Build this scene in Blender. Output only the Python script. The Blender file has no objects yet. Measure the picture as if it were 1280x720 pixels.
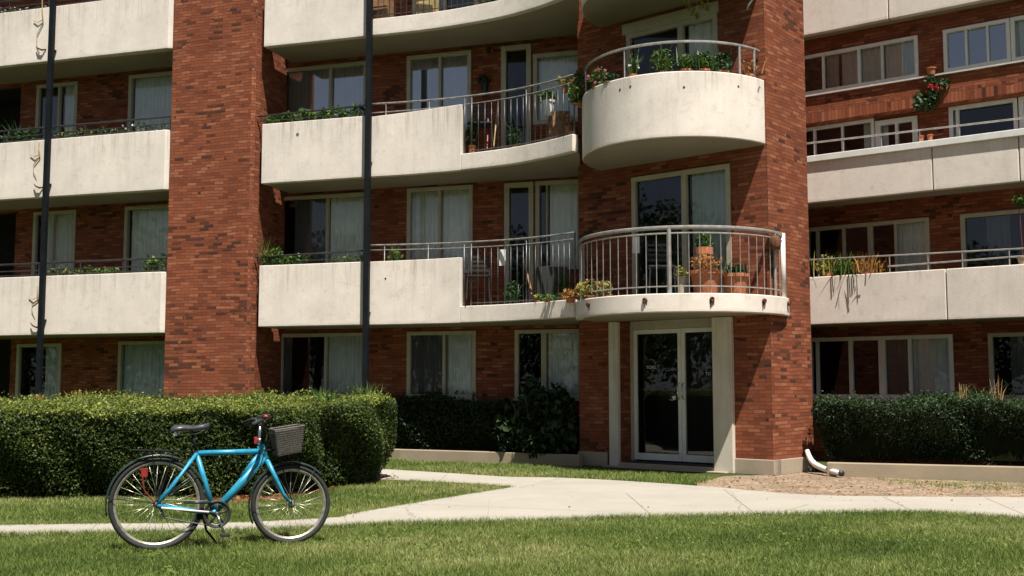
import bpy, math, random
import numpy as np
from mathutils import Vector
PI = math.pi
R = math.radians
rng = np.random.default_rng(7)
random.seed(7)
S = bpy.context.scene
COL = S.collection
FOC, HZ, CAMH = 1400.0, 485.0, 1.3
PITCH = math.atan2(HZ - 360, FOC)

# ---------------------------------------------------------------- survey helpers
def ray(x, y):
    a = (x - 640) / FOC; b = (360 - y) / FOC
    return (a, math.cos(PITCH) - b * math.sin(PITCH), math.sin(PITCH) + b * math.cos(PITCH))
def gr(x, y, z=0.0):
    r = ray(x, y); t = (z - CAMH) / r[2]
    return (r[0] * t, r[1] * t)
def at_dist(x, y, Y):
    r = ray(x, y); t = Y / r[1]
    return (r[0] * t, Y, CAMH + r[2] * t)

class Frame:
    """a vertical plane: u runs right along it, d comes out of it towards the garden"""
    def __init__(s, P, yaw):
        s.P = P; s.c = math.cos(R(yaw)); s.s = math.sin(R(yaw))
    def pt(s, u, d, z):
        return (s.P[0] + u * s.c - d * s.s, s.P[1] - u * s.s - d * s.c, z)
    def uz(s, x, y, d=0.0):
        px, py, _ = s.pt(0, d, 0); n = (-s.s, -s.c); r = ray(x, y)
        t = (px * n[0] + py * n[1]) / (r[0] * n[0] + r[1] * n[1])
        X, Y = r[0] * t, r[1] * t
        return ((X - s.P[0]) * s.c - (Y - s.P[1]) * s.s, CAMH + r[2] * t)
    def u(s, x, d=0.0, y=300): return s.uz(x, y, d)[0]
    def z(s, x, y, d=0.0): return s.uz(x, y, d)[1]

M = Frame((-2.50, 20.06), 18)      # main facade, balcony fronts
T = Frame((3.88, 16.79), 41)       # entrance tower, its front wall
W = Frame((5.15, 19.55), 37)       # right wing, balcony fronts
DW = -1.15                         # main wall behind the balcony fronts

# ---------------------------------------------------------------- materials
def nodes(name):
    m = bpy.data.materials.new(name); m.use_nodes = True
    nt = m.node_tree; b = nt.nodes['Principled BSDF']
    return m, nt, b
def N(nt, typ, **kw):
    n = nt.nodes.new(typ)
    for k, v in kw.items():
        if k.startswith('i_'): n.inputs[k[2:].replace('_', ' ')].default_value = v
        else: setattr(n, k, v)
    return n
def mth(nt, op, a, b=None, c=None):
    n = nt.nodes.new('ShaderNodeMath'); n.operation = op
    for i, v in enumerate((a, b, c)):
        if v is None: continue
        if isinstance(v, (int, float)): n.inputs[i].default_value = v
        else: nt.links.new(v, n.inputs[i])
    return n.outputs[0]
def ramp(nt, fac, stops):
    n = nt.nodes.new('ShaderNodeValToRGB'); e = n.color_ramp.elements
    while len(e) < len(stops): e.new(0.5)
    for i, (p, c) in enumerate(stops):
        e[i].position = p; e[i].color = (c[0], c[1], c[2], 1) if not isinstance(c, (int, float)) else (c, c, c, 1)
    nt.links.new(fac, n.inputs[0]); return n.outputs[0]
def mixc(nt, fac, a, b, mode='MIX'):
    n = nt.nodes.new('ShaderNodeMix'); n.data_type = 'RGBA'; n.blend_type = mode
    def put(sock, v):
        if isinstance(v, (int, float)): sock.default_value = v
        elif isinstance(v, tuple): sock.default_value = (v[0], v[1], v[2], 1)
        else: nt.links.new(v, sock)
    put(n.inputs[0], fac); put(n.inputs[6], a); put(n.inputs[7], b)
    return n.outputs[2]
def pos(nt): return nt.nodes.new('ShaderNodeNewGeometry').outputs['Position']
def noise(nt, scale, detail=4, rough=0.55, vec=None, sc=None, dim='3D'):
    n = nt.nodes.new('ShaderNodeTexNoise'); n.inputs['Scale'].default_value = scale
    n.inputs['Detail'].default_value = detail; n.inputs['Roughness'].default_value = rough
    v = vec or pos(nt)
    if sc:
        mp = nt.nodes.new('ShaderNodeMapping'); mp.inputs['Scale'].default_value = sc
        nt.links.new(v, mp.inputs['Vector']); v = mp.outputs[0]
    nt.links.new(v, n.inputs['Vector']); return n.outputs['Fac']
def bump(nt, b, h, strength=0.3, dist=0.01):
    n = nt.nodes.new('ShaderNodeBump'); n.inputs['Strength'].default_value = strength
    n.inputs['Distance'].default_value = dist
    nt.links.new(h, n.inputs['Height']); nt.links.new(n.outputs[0], b.inputs['Normal'])

def plain(name, col, rough=0.6, metal=0.0, var=0.12, scale=6.0, spec=0.5):
    m, nt, b = nodes(name)
    f = noise(nt, scale, 5)
    c = mixc(nt, ramp(nt, f, [(0.3, 0.0), (0.7, 1.0)]), tuple(max(0, v * (1 - var * 1.5)) for v in col), tuple(min(1, v * (1 + var)) for v in col))
    nt.links.new(c, b.inputs['Base Color'])
    b.inputs['Roughness'].default_value = rough; b.inputs['Metallic'].default_value = metal
    b.inputs['Specular IOR Level'].default_value = spec
    return m

def brick_mat(name, tint=1.0, soldier=False):
    m, nt, b = nodes(name)
    uv = nt.nodes.new('ShaderNodeUVMap').outputs[0]
    # courses wander slightly out of level, as hand-laid ones do
    wob = noise(nt, 0.9, 2, 0.5)
    sx = nt.nodes.new('ShaderNodeSeparateXYZ'); nt.links.new(uv, sx.inputs[0])
    bw, bh = (0.062, 0.215) if soldier else (0.20, 0.058)
    w = mth(nt, 'MULTIPLY', mth(nt, 'SUBTRACT', wob, 0.5), 0.10)
    V = mth(nt, 'DIVIDE', mth(nt, 'ADD', sx.outputs[1], w), bh)
    row = mth(nt, 'FLOOR', V)
    U = mth(nt, 'ADD', mth(nt, 'DIVIDE', sx.outputs[0], bw), mth(nt, 'MULTIPLY', mth(nt, 'MODULO', row, 2.0), 0.0 if soldier else 0.5))
    colm = mth(nt, 'FLOOR', U)
    fu = mth(nt, 'ABSOLUTE', mth(nt, 'SUBTRACT', mth(nt, 'FRACT', U), 0.5))
    fv = mth(nt, 'ABSOLUTE', mth(nt, 'SUBTRACT', mth(nt, 'FRACT', V), 0.5))
    mu = mth(nt, 'GREATER_THAN', fu, 0.5 - 0.0045 / bw)
    mv = mth(nt, 'GREATER_THAN', fv, 0.5 - 0.0062 / bh)
    mort = mth(nt, 'MAXIMUM', mu, mv)
    cb = nt.nodes.new('ShaderNodeCombineXYZ'); nt.links.new(colm, cb.inputs[0]); nt.links.new(row, cb.inputs[1])
    wn = nt.nodes.new('ShaderNodeTexWhiteNoise'); wn.noise_dimensions = '3D'; nt.links.new(cb.outputs[0], wn.inputs['Vector'])
    val = wn.outputs['Value']
    cb2 = nt.nodes.new('ShaderNodeCombineXYZ'); nt.links.new(row, cb2.inputs[0]); nt.links.new(colm, cb2.inputs[1]); cb2.inputs[2].default_value = 5
    wn2 = nt.nodes.new('ShaderNodeTexWhiteNoise'); nt.links.new(cb2.outputs[0], wn2.inputs['Vector'])
    t = tint
    body = ramp(nt, val, [(0.0, (.19*t, .058*t, .032*t)), (0.35, (.25*t, .078*t, .040*t)), (0.8, (.30*t, .098*t, .050*t)), (1.0, (.37*t, .15*t, .082*t))])
    clus = noise(nt, 0.9, 3, 0.6)
    thr = mth(nt, 'ADD', mth(nt, 'MULTIPLY', mth(nt, 'SUBTRACT', clus, 0.5), 1.6), 0.06)
    dark = mth(nt, 'LESS_THAN', wn2.outputs['Value'], thr)
    c = mixc(nt, mth(nt, 'MULTIPLY', dark, mth(nt, 'ADD', 0.5, mth(nt, 'MULTIPLY', val, 0.45))), body, (.055, .028, .022))
    fine = noise(nt, 45, 4, 0.7)
    c = mixc(nt, 0.55, c, ramp(nt, fine, [(0.25, (.55, .5, .48)), (0.75, (1.25, 1.2, 1.15))]), 'MULTIPLY')
    big = noise(nt, 0.5, 5, 0.65, sc=(1, 1, 0.45))
    grime = noise(nt, 1.6, 6, 0.75, sc=(1, 1, 0.16))
    c = mixc(nt, mth(nt, 'MULTIPLY', ramp(nt, grime, [(0.52, 0.0), (0.75, 1.0)]), 0.35), c, (.13, .085, .065))
    c = mixc(nt, 0.8, c, ramp(nt, big, [(0.3, (.72, .7, .72)), (0.7, (1.12, 1.1, 1.08))]), 'MULTIPLY')
    c = mixc(nt, mth(nt, 'MULTIPLY', mort, 0.85), c, (.10, .052, .036))
    nt.links.new(c, b.inputs['Base Color']); b.inputs['Roughness'].default_value = 0.88
    b.inputs['Specular IOR Level'].default_value = 0.08
    h = mth(nt, 'ADD', mth(nt, 'MULTIPLY', mth(nt, 'SUBTRACT', 1.0, mort), 1.0), mth(nt, 'ADD', mth(nt, 'MULTIPLY', val, 0.5), mth(nt, 'MULTIPLY', fine, 0.6)))
    bump(nt, b, h, 0.6, 0.008)
    return m

def concrete_mat(name, col, stain=(.30, .25, .19), amt=0.6, streak=True, rough=0.85, grain=30):
    m, nt, b = nodes(name)
    n1 = noise(nt, 1.7, 6, 0.65)
    c = mixc(nt, ramp(nt, n1, [(0.3, 0.0), (0.75, 1.0)]), tuple(v * 0.84 for v in col), tuple(min(.9, v * 1.05) for v in col))
    n2 = noise(nt, 5.5, 5, 0.7)
    c = mixc(nt, mth(nt, 'MULTIPLY', ramp(nt, n2, [(0.56, 0.0), (0.74, 1.0)]), 0.35 * amt), c, stain)
    if streak:
        n3 = noise(nt, 5.0, 5, 0.75, sc=(1, 1, 0.07))
        c = mixc(nt, mth(nt, 'MULTIPLY', ramp(nt, n3, [(0.52, 0.0), (0.78, 1.0)]), 0.3 * amt), c, stain)
        n5 = noise(nt, 2.2, 4, 0.75, sc=(1, 1, 2.4))
        c = mixc(nt, mth(nt, 'MULTIPLY', ramp(nt, n5, [(0.60, 0.0), (0.72, 1.0)]), 0.28 * amt), c, stain)
    if streak:
        tc = nt.nodes.new('ShaderNodeTexCoord'); sp = nt.nodes.new('ShaderNodeSeparateXYZ'); nt.links.new(tc.outputs['Object'], sp.inputs[0])
        top = ramp(nt, sp.outputs[2], [(0.55, 0.0), (1.0, 1.0)])
        drip = ramp(nt, noise(nt, 9.0, 4, 0.8, sc=(1, 1, 0.05)), [(0.50, 0.0), (0.66, 1.0)])
        c = mixc(nt, mth(nt, 'MULTIPLY', mth(nt, 'MULTIPLY', top, drip), 0.40 * amt), c, (.20, .15, .10))
        lowm = ramp(nt, sp.outputs[2], [(0.0, 1.0), (0.07, 0.0)])
        c = mixc(nt, mth(nt, 'MULTIPLY', mth(nt, 'MULTIPLY', lowm, ramp(nt, n1, [(0.4, 0.0), (0.6, 1.0)])), 0.45 * amt), c, (.22, .17, .12))
    n4 = noise(nt, grain, 3, 0.8)
    c = mixc(nt, 0.3, c, ramp(nt, n4, [(0.3, .78), (0.7, 1.12)]), 'MULTIPLY')
    nt.links.new(c, b.inputs['Base Color']); b.inputs['Roughness'].default_value = rough
    b.inputs['Specular IOR Level'].default_value = 0.3
    bump(nt, b, mth(nt, 'ADD', n4, n2), 0.25, 0.006)
    return m

def leaf_mat(name, stops, trans=0.25, rough=0.55):
    m, nt, b = nodes(name)
    at = nt.nodes.new('ShaderNodeAttribute'); at.attribute_name = 'rnd'
    f = mth(nt, 'ADD', mth(nt, 'MULTIPLY', at.outputs['Fac'], 0.65), mth(nt, 'MULTIPLY', noise(nt, 2.2, 3), 0.45))
    c = ramp(nt, f, stops)
    nt.links.new(c, b.inputs['Base Color']); b.inputs['Roughness'].default_value = rough
    b.inputs['Specular IOR Level'].default_value = 0.3
    tr = nt.nodes.new('ShaderNodeBsdfTranslucent'); nt.links.new(c, tr.inputs[0])
    mx = nt.nodes.new('ShaderNodeMixShader'); mx.inputs[0].default_value = trans
    nt.links.new(b.outputs[0], mx.inputs[1]); nt.links.new(tr.outputs[0], mx.inputs[2])
    nt.links.new(mx.outputs[0], nt.nodes['Material Output'].inputs[0])
    return m

def glass_mat(name='window_glass', ior=1.6):
    m, nt, b = nodes(name); nt.nodes.remove(b)
    t = nt.nodes.new('ShaderNodeBsdfTransparent'); t.inputs[0].default_value = (.95, .96, .95, 1)
    g = nt.nodes.new('ShaderNodeBsdfGlossy'); g.inputs['Roughness'].default_value = 0.015
    g.inputs[0].default_value = (.95, .97, 1, 1)
    fr = nt.nodes.new('ShaderNodeFresnel'); fr.inputs[0].default_value = ior
    bp = nt.nodes.new('ShaderNodeBump'); bp.inputs['Strength'].default_value = 0.05; bp.inputs['Distance'].default_value = 0.02
    nt.links.new(noise(nt, 0.9, 2), bp.inputs['Height']); nt.links.new(bp.outputs[0], g.inputs['Normal'])
    mx = nt.nodes.new('ShaderNodeMixShader'); nt.links.new(fr.outputs[0], mx.inputs[0])
    nt.links.new(t.outputs[0], mx.inputs[1]); nt.links.new(g.outputs[0], mx.inputs[2])
    nt.links.new(mx.outputs[0], nt.nodes['Material Output'].inputs[0])
    return m

MT = {}
MT['brick'] = brick_mat('red_brick')
MT['brick_soldier'] = brick_mat('red_brick_soldier', 1.05, True)
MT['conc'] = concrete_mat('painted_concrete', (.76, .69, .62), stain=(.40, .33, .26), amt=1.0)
MT['soffit'] = concrete_mat('dimmed_slab_concrete', (.27, .235, .18), amt=0.6, streak=False)  # slab colour darkened so less light bounces into the recesses
MT['conc_plain'] = concrete_mat('bare_concrete', (.40, .33, .25), amt=0.8)
MT['column'] = concrete_mat('column_concrete', (.62, .57, .48), amt=0.7)
MT['kerb'] = concrete_mat('kerb_concrete', (.33, .27, .19), amt=0.9, streak=False)
MT['frame'] = plain('cream_frame', (.42, .38, .29), 0.5, var=0.08)
MT['white'] = plain('white_paint', (.70, .70, .67), 0.45, var=0.06)
MT['glass'] = glass_mat()
MT['glass_mid'] = glass_mat('pale_window_glass', 1.9)
MT['glass_coated'] = glass_mat('coated_window_glass', 3.6)
MT['dark_room'] = plain('dim_interior', (.035, .032, .03), 0.9, spec=0.1)  # near-black surfaces put the gloom of unlit rooms into the colour
MT['curtain'] = plain('curtain_cloth', (.86, .84, .78), 0.9, var=0.04, spec=0.1)
MT['curtain_grey'] = plain('curtain_cloth_grey', (.66, .70, .66), 0.9, var=0.05, spec=0.1)
MT['curtain_dark'] = plain('curtain_cloth_dark', (.16, .16, .15), 0.9, var=0.05, spec=0.1)
MT['black_iron'] = plain('black_iron', (.006, .008, .010), 0.6, var=0.3, spec=0.2)
MT['steel'] = plain('galvanised_steel', (.42, .42, .41), 0.38, 0.85, var=0.2, scale=12)
MT['rail_dark'] = plain('dark_rail', (.05, .05, .052), 0.4, 0.4, var=0.3)
MT['rail_light'] = plain('pale_rail', (.42, .40, .37), 0.4, 0.5, var=0.2, scale=12)
MT['rail_mid'] = plain('grey_rail', (.10, .10, .10), 0.4, 0.5, var=0.3, scale=12)
MT['rail_soft'] = plain('dull_rail', (.28, .27, .25), 0.45, 0.4, var=0.3, scale=12)
MT['rust'] = plain('rusty_iron', (.12, .045, .02), 0.9, var=0.5, scale=40)
MT['terracotta'] = plain('terracotta', (.42, .15, .065), 0.8, var=0.2, scale=20)
MT['plastic_dark'] = plain('dark_plastic', (.02, .022, .02), 0.5)
MT['wood'] = plain('weathered_wood', (.25, .13, .06), 0.7, var=0.3, scale=15)
MT['red'] = plain('red_plastic', (.26, .02, .018), 0.5, var=.3, scale=30)
MT['maroon'] = plain('maroon_stem', (.09, .012, .02), 0.7)
MT['blue_paint'] = plain('sky_blue_paint', (.020, .25, .40), 0.40, 0.0, var=0.2, scale=18)
MT['rubber'] = plain('black_rubber', (.018, .018, .018), 0.75, var=0.25, scale=30)
MT['rim'] = plain('worn_alloy', (.50, .47, .40), 0.38, 0.75, var=0.25, scale=30)
MT['spoke'] = plain('spoke_wire', (.60, .56, .46), 0.35, 0.6, var=0.2)
MT['chrome'] = plain('bright_chrome', (.65, .65, .65), 0.15, 1.0, var=0.1)
MT['guard'] = plain('dull_green_black_mudguard', (.028, .045, .042), 0.3, 0.2, var=0.3)
MT['saddle'] = plain('grey_black_vinyl', (.045, .045, .05), 0.38, var=0.25)
MT['wicker'] = plain('dark_grey_weave', (.11, .10, .09), 0.6, var=0.3, scale=60)
MT['soil'] = plain('bark_soil', (.10, .055, .035), 0.95, var=0.5, scale=25)
MT['twig'] = plain('twig', (.10, .07, .045), 0.9, var=0.3)
MT['dry'] = plain('dry_stem', (.40, .30, .14), 0.9, var=0.3)
MT['paper'] = plain('pale_panel', (.62, .62, .60), 0.7, var=0.05)
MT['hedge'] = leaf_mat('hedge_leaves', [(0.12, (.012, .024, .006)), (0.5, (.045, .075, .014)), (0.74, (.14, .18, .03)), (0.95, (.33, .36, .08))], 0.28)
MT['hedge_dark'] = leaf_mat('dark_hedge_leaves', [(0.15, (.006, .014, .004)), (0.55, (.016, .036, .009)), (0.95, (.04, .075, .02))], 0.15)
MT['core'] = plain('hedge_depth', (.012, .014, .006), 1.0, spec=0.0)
MT['plant'] = leaf_mat('plant_leaves', [(0.1, (.02, .06, .012)), (0.5, (.06, .13, .025)), (0.9, (.17, .24, .05))], 0.3)
MT['plant_dark'] = leaf_mat('deep_green_leaves', [(0.1, (.01, .03, .01)), (0.5, (.022, .06, .02)), (0.9, (.06, .12, .035))], 0.2)
MT['plant_yellow'] = leaf_mat('yellowing_leaves', [(0.1, (.10, .10, .02)), (0.5, (.24, .22, .05)), (0.9, (.42, .38, .10))], 0.3)
MT['plant_orange'] = leaf_mat('rusty_leaves', [(0.1, (.14, .06, .02)), (0.5, (.30, .14, .04)), (0.9, (.45, .26, .08))], 0.3)
MT['fl_red'] = leaf_mat('red_petals', [(0.1, (.35, .02, .02)), (0.9, (.6, .06, .08))], 0.3)
MT['fl_pink'] = leaf_mat('pink_petals', [(0.1, (.5, .12, .15)), (0.9, (.75, .3, .3))], 0.3)
MT['fl_white'] = leaf_mat('white_petals', [(0.1, (.6, .6, .55)), (0.9, (.8, .8, .75))], 0.3)
MT['grass'] = leaf_mat('grass_blades', [(0.12, (.05, .085, .016)), (0.42, (.125, .185, .035)), (0.64, (.20, .265, .06)), (0.80, (.34, .35, .13)), (0.97, (.50, .45, .23))], 0.35, 0.6)
MT['grass_dry'] = leaf_mat('thin_grass_blades', [(0.2, (.06, .08, .018)), (0.5, (.13, .15, .04)), (0.8, (.26, .24, .09))], 0.3, 0.6)
MT['crown'] = leaf_mat('tree_leaves', [(0.15, (.02, .04, .012)), (0.9, (.07, .12, .03))], 0.25)
MT['bark'] = plain('bark', (.12, .09, .06), 0.95, var=0.4, scale=20)
MT['mat'] = plain('charcoal_plate', (.03, .03, .032), 0.9)

def lawn_mat():
    m, nt, b = nodes('lawn_ground')
    f = noise(nt, 3.0, 6, 0.7)
    c = ramp(nt, f, [(0.3, (.035, .055, .014)), (0.55, (.07, .095, .024)), (0.75, (.12, .11, .045))])
    c = mixc(nt, 0.6, c, ramp(nt, noise(nt, 60, 3, .8), [(0.3, .5), (0.7, 1.3)]), 'MULTIPLY')
    nt.links.new(c, b.inputs['Base Color']); b.inputs['Roughness'].default_value = 1.0; b.inputs['Specular IOR Level'].default_value = 0.1
    bump(nt, b, noise(nt, 40, 4, .8), 0.8, 0.03)
    return m
def path_mat():
    m, nt, b = nodes('path_concrete')
    c = ramp(nt, noise(nt, 0.8, 6, 0.65), [(0.3, (.30, .28, .24)), (0.7, (.37, .345, .30))])
    c = mixc(nt, 0.5, c, ramp(nt, noise(nt, 70, 3, .8), [(0.3, .80), (0.7, 1.1)]), 'MULTIPLY')
    c = mixc(nt, mth(nt, 'MULTIPLY', ramp(nt, noise(nt, 3.5, 6, .7), [(0.57, 0.0), (0.68, 1.0)]), 0.3), c, (.30, .25, .18))
    # hairline cracks
    vo = nt.nodes.new('ShaderNodeTexVoronoi'); vo.feature = 'DISTANCE_TO_EDGE'; vo.inputs['Scale'].default_value = 0.32
    nz = nt.nodes.new('ShaderNodeTexNoise'); nz.inputs['Scale'].default_value = 3.0; nz.inputs['Detail'].default_value = 5
    nt.links.new(pos(nt), nz.inputs['Vector'])
    va = nt.nodes.new('ShaderNodeVectorMath'); va.operation = 'MULTIPLY_ADD'; va.inputs[1].default_value = (.28, .28, 0)
    nt.links.new(nz.outputs['Color'], va.inputs[0]); nt.links.new(pos(nt), va.inputs[2]); nt.links.new(va.outputs[0], vo.inputs['Vector'])
    ck = mth(nt, 'LESS_THAN', vo.outputs['Distance'], 0.0035)
    c = mixc(nt, mth(nt, 'MULTIPLY', ck, 0.4), c, (.16, .13, .10))
    nt.links.new(c, b.inputs['Base Color']); b.inputs['Roughness'].default_value = 0.9
    bump(nt, b, noise(nt, 90, 3, .8), 0.3, 0.004)
    return m
def mulch_mat():
    m, nt, b = nodes('sandy_gravel')
    vo = nt.nodes.new('ShaderNodeTexVoronoi'); vo.inputs['Scale'].default_value = 28; nt.links.new(pos(nt), vo.inputs['Vector'])
    c = ramp(nt, noise(nt, 1.5, 6, .7), [(0.3, (.20, .145, .10)), (0.7, (.34, .26, .185))])
    sp = nt.nodes.new('ShaderNodeSeparateColor'); nt.links.new(vo.outputs['Color'], sp.inputs[0])
    c = mixc(nt, 0.9, c, ramp(nt, sp.outputs[0], [(0.0, .45), (0.5, .95), (1.0, 1.5)]), 'MULTIPLY')
    nt.links.new(c, b.inputs['Base Color']); b.inputs['Roughness'].default_value = 1.0; b.inputs['Specular IOR Level'].default_value = 0.1
    bump(nt, b, mth(nt, 'SUBTRACT', noise(nt, 8, 5, .7), vo.outputs['Distance']), 0.9, 0.03)
    return m
MT['lawn'] = lawn_mat(); MT['path'] = path_mat(); MT['mulch'] = mulch_mat()

# ---------------------------------------------------------------- mesh builder
WL = {}   # world location of every object (nothing is rotated)
def reg(o, loc, parent=None):
    COL.objects.link(o); WL[o.name] = Vector(loc)
    if parent is not None:
        o.parent = parent; o.location = Vector(loc) - WL[parent.name]
    else: o.location = loc
    return o
def tag(o, label=None, cat=None, group=None, kind=None):
    if label: o['label'] = label
    if cat: o['category'] = cat
    if group: o['group'] = group
    if kind: o['kind'] = kind
    return o
def thing(name, loc, label, cat, group=None):
    o = bpy.data.objects.new(name, None); o.empty_display_size = 0.2
    reg(o, loc); return tag(o, label, cat, group)

class MB:
    def __init__(s): s.v = []; s.f = []; s.m = []
    def quad(s, pts, mi=0):
        n = len(s.v); s.v += [tuple(p) for p in pts]; s.f.append(tuple(range(n, n + len(pts)))); s.m.append(mi)
    def hexa(s, p, mi=0):      # 4 bottom (ccw), 4 top
        n = len(s.v); s.v += [tuple(q) for q in p]
        for f in ((3, 2, 1, 0), (4, 5, 6, 7), (0, 1, 5, 4), (1, 2, 6, 5), (2, 3, 7, 6), (3, 0, 4, 7)):
            s.f.append(tuple(n + i for i in f)); s.m.append(mi)
    def box(s, F, u0, u1, d0, d1, z0, z1, mi=0):
        # d1 > d0: d1 is nearer the garden
        s.hexa([F.pt(u0, d1, z0), F.pt(u1, d1, z0), F.pt(u1, d0, z0), F.pt(u0, d0, z0),
                F.pt(u0, d1, z1), F.pt(u1, d1, z1), F.pt(u1, d0, z1), F.pt(u0, d0, z1)], mi)
    def wbox(s, c, sx, sy, sz, mi=0):
        x, y, z = c
        s.hexa([(x-sx, y-sy, z-sz), (x+sx, y-sy, z-sz), (x+sx, y+sy, z-sz), (x-sx, y+sy, z-sz),
                (x-sx, y-sy, z+sz), (x+sx, y-sy, z+sz), (x+sx, y+sy, z+sz), (x-sx, y+sy, z+sz)], mi)
    def prism(s, poly, z0, z1, mi=0, mb=None):   # poly ccw seen from above
        n = len(s.v); k = len(poly)
        s.v += [(p[0], p[1], z0) for p in poly] + [(p[0], p[1], z1) for p in poly]
        s.f.append(tuple(range(n + k - 1, n - 1, -1))); s.m.append(mi if mb is None else mb)
        s.f.append(tuple(range(n + k, n + 2 * k))); s.m.append(mi)
        for i in range(k):
            j = (i + 1) % k; s.f.append((n + i, n + j, n + k + j, n + k + i)); s.m.append(mi)
    def ribbon(s, pts, th, z0, z1, mi=0, zt=None):   # a wall of thickness th following pts (outer edge), inner edge to its left
        P = [Vector((p[0], p[1])) for p in pts]; k = len(P); inn = []
        for i in range(k):
            a = P[max(0, i - 1)]; b = P[min(k - 1, i + 1)]; t = (b - a).normalized()
            inn.append(P[i] + Vector((-t.y, t.x)) * th)
        n = len(s.v)
        for i in range(k):
            top = z1 if zt is None else zt[i]
            s.v += [(P[i].x, P[i].y, z0), (inn[i].x, inn[i].y, z0), (inn[i].x, inn[i].y, top), (P[i].x, P[i].y, top)]
        for i in range(k - 1):
            a = n + 4 * i; b = a + 4
            for q in range(4):
                r = (q + 1) % 4; s.f.append((a + q, a + r, b + r, b + q)); s.m.append(mi)
        s.f.append((n, n + 3, n + 2, n + 1)); s.m.append(mi)
        e = n + 4 * (k - 1); s.f.append((e, e + 1, e + 2, e + 3)); s.m.append(mi)
    def tube(s, path, r, n=8, closed=False, mi=0, sq=False):
        P = [Vector(p) for p in path]; k = len(P)
        rr = r if isinstance(r, (list, tuple)) else [r] * k
        base = len(s.v); up = None
        for i in range(k):
            if closed: t = P[(i + 1) % k] - P[i - 1]
            else: t = P[min(k - 1, i + 1)] - P[max(0, i - 1)]
            t.normalize()
            if up is None: up = Vector((0, 0, 1)) if abs(t.z) < 0.9 else Vector((1, 0, 0))
            a = t.cross(up).normalized(); up = a.cross(t).normalized()
            for j in range(n):
                an = 2 * PI * (j + .5) / n
                q = P[i] + (a * math.cos(an) + up * math.sin(an)) * rr[i] * (1.414 if sq else 1)
                s.v.append(tuple(q))
        for i in range(k if closed else k - 1):
            A = base + i * n; B = base + ((i + 1) % k) * n
            for j in range(n):
                jj = (j + 1) % n; s.f.append((A + jj, A + j, B + j, B + jj)); s.m.append(mi)
        if not closed:
            s.f.append(tuple(base + j for j in range(n))); s.m.append(mi)
            s.f.append(tuple(base + (k - 1) * n + j for j in range(n - 1, -1, -1))); s.m.append(mi)
    def lathe(s, c, prof, n=16, mi=0, ax=None):
        base = len(s.v); k = len(prof)
        ax = ax or (Vector((1, 0, 0)), Vector((0, 1, 0)), Vector((0, 0, 1)))
        for r, h in prof:
            for j in range(n):
                a = 2 * PI * j / n
                s.v.append(tuple(Vector(c) + ax[0] * r * math.cos(a) + ax[1] * r * math.sin(a) + ax[2] * h))
        for i in range(k - 1):
            for j in range(n):
                jj = (j + 1) % n; s.f.append((base + i*n + j, base + i*n + jj, base + (i+1)*n + jj, base + (i+1)*n + j)); s.m.append(mi)
        s.f.append(tuple(base + j for j in range(n - 1, -1, -1))); s.m.append(mi)
        s.f.append(tuple(base + (k-1)*n + j for j in range(n))); s.m.append(mi)
    def build(s, name, mats, parent=None, smooth=False, loc=None, bevel=0):
        if not isinstance(mats, (list, tuple)): mats = [mats]
        V = np.array(s.v, dtype=np.float64)
        if loc is None:
            mn = V.min(0); mx = V.max(0); loc = ((mn[0] + mx[0]) / 2, (mn[1] + mx[1]) / 2, mn[2])
        loc = Vector(loc)
        me = bpy.data.meshes.new(name)
        me.from_pydata([(p[0] - loc.x, p[1] - loc.y, p[2] - loc.z) for p in s.v], [], s.f)
        for m in mats: me.materials.append(MT[m] if isinstance(m, str) else m)
        me.polygons.foreach_set('material_index', s.m)
        if smooth: me.polygons.foreach_set('use_smooth', [True] * len(s.f))
        uvl = me.uv_layers.new(name='UVMap')
        me.update()
        for p in me.polygons:
            nx, ny, nz = p.normal
            h = math.hypot(nx, ny)
            for li, vi in zip(p.loop_indices, p.vertices):
                x, y, z = s.v[vi]
                if h < 0.5: uvl.data[li].uv = (x, y)
                else:
                    tx, ty = -ny / h, nx / h
                    uvl.data[li].uv = (x * tx + y * ty + 500, z + 100)
        o = bpy.data.objects.new(name, me); reg(o, loc, parent)
        if bevel:
            bv = o.modifiers.new('bevel', 'BEVEL'); bv.width = bevel; bv.segments = 2; bv.limit_method = 'ANGLE'; bv.angle_limit = R(50)
        return o

def npmesh(name, V, F, mats, parent=None, rnd=None, loc=None, mi=None, smooth=False):
    """V (n,3), F (m,k) numpy; every face has k corners"""
    if loc is None:
        mn = V.min(0); mx = V.max(0); loc = ((mn[0] + mx[0]) / 2, (mn[1] + mx[1]) / 2, mn[2])
    V = V - np.array(loc)
    me = bpy.data.meshes.new(name); nv = len(V); nf, k = F.shape
    me.vertices.add(nv); me.vertices.foreach_set('co', V.astype(np.float32).ravel())
    me.loops.add(nf * k); me.loops.foreach_set('vertex_index', F.astype(np.int32).ravel())
    me.polygons.add(nf); me.polygons.foreach_set('loop_start', np.arange(0, nf * k, k, dtype=np.int32))
    me.update(calc_edges=True)
    for m in (mats if isinstance(mats, (list, tuple)) else [mats]): me.materials.append(MT[m])
    if mi is not None: me.polygons.foreach_set('material_index', mi.astype(np.int32))
    if rnd is not None:
        a = me.attributes.new('rnd', 'FLOAT', 'FACE'); a.data.foreach_set('value', rnd.astype(np.float32))
    o = bpy.data.objects.new(name, me); reg(o, loc, parent)
    return o

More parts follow.
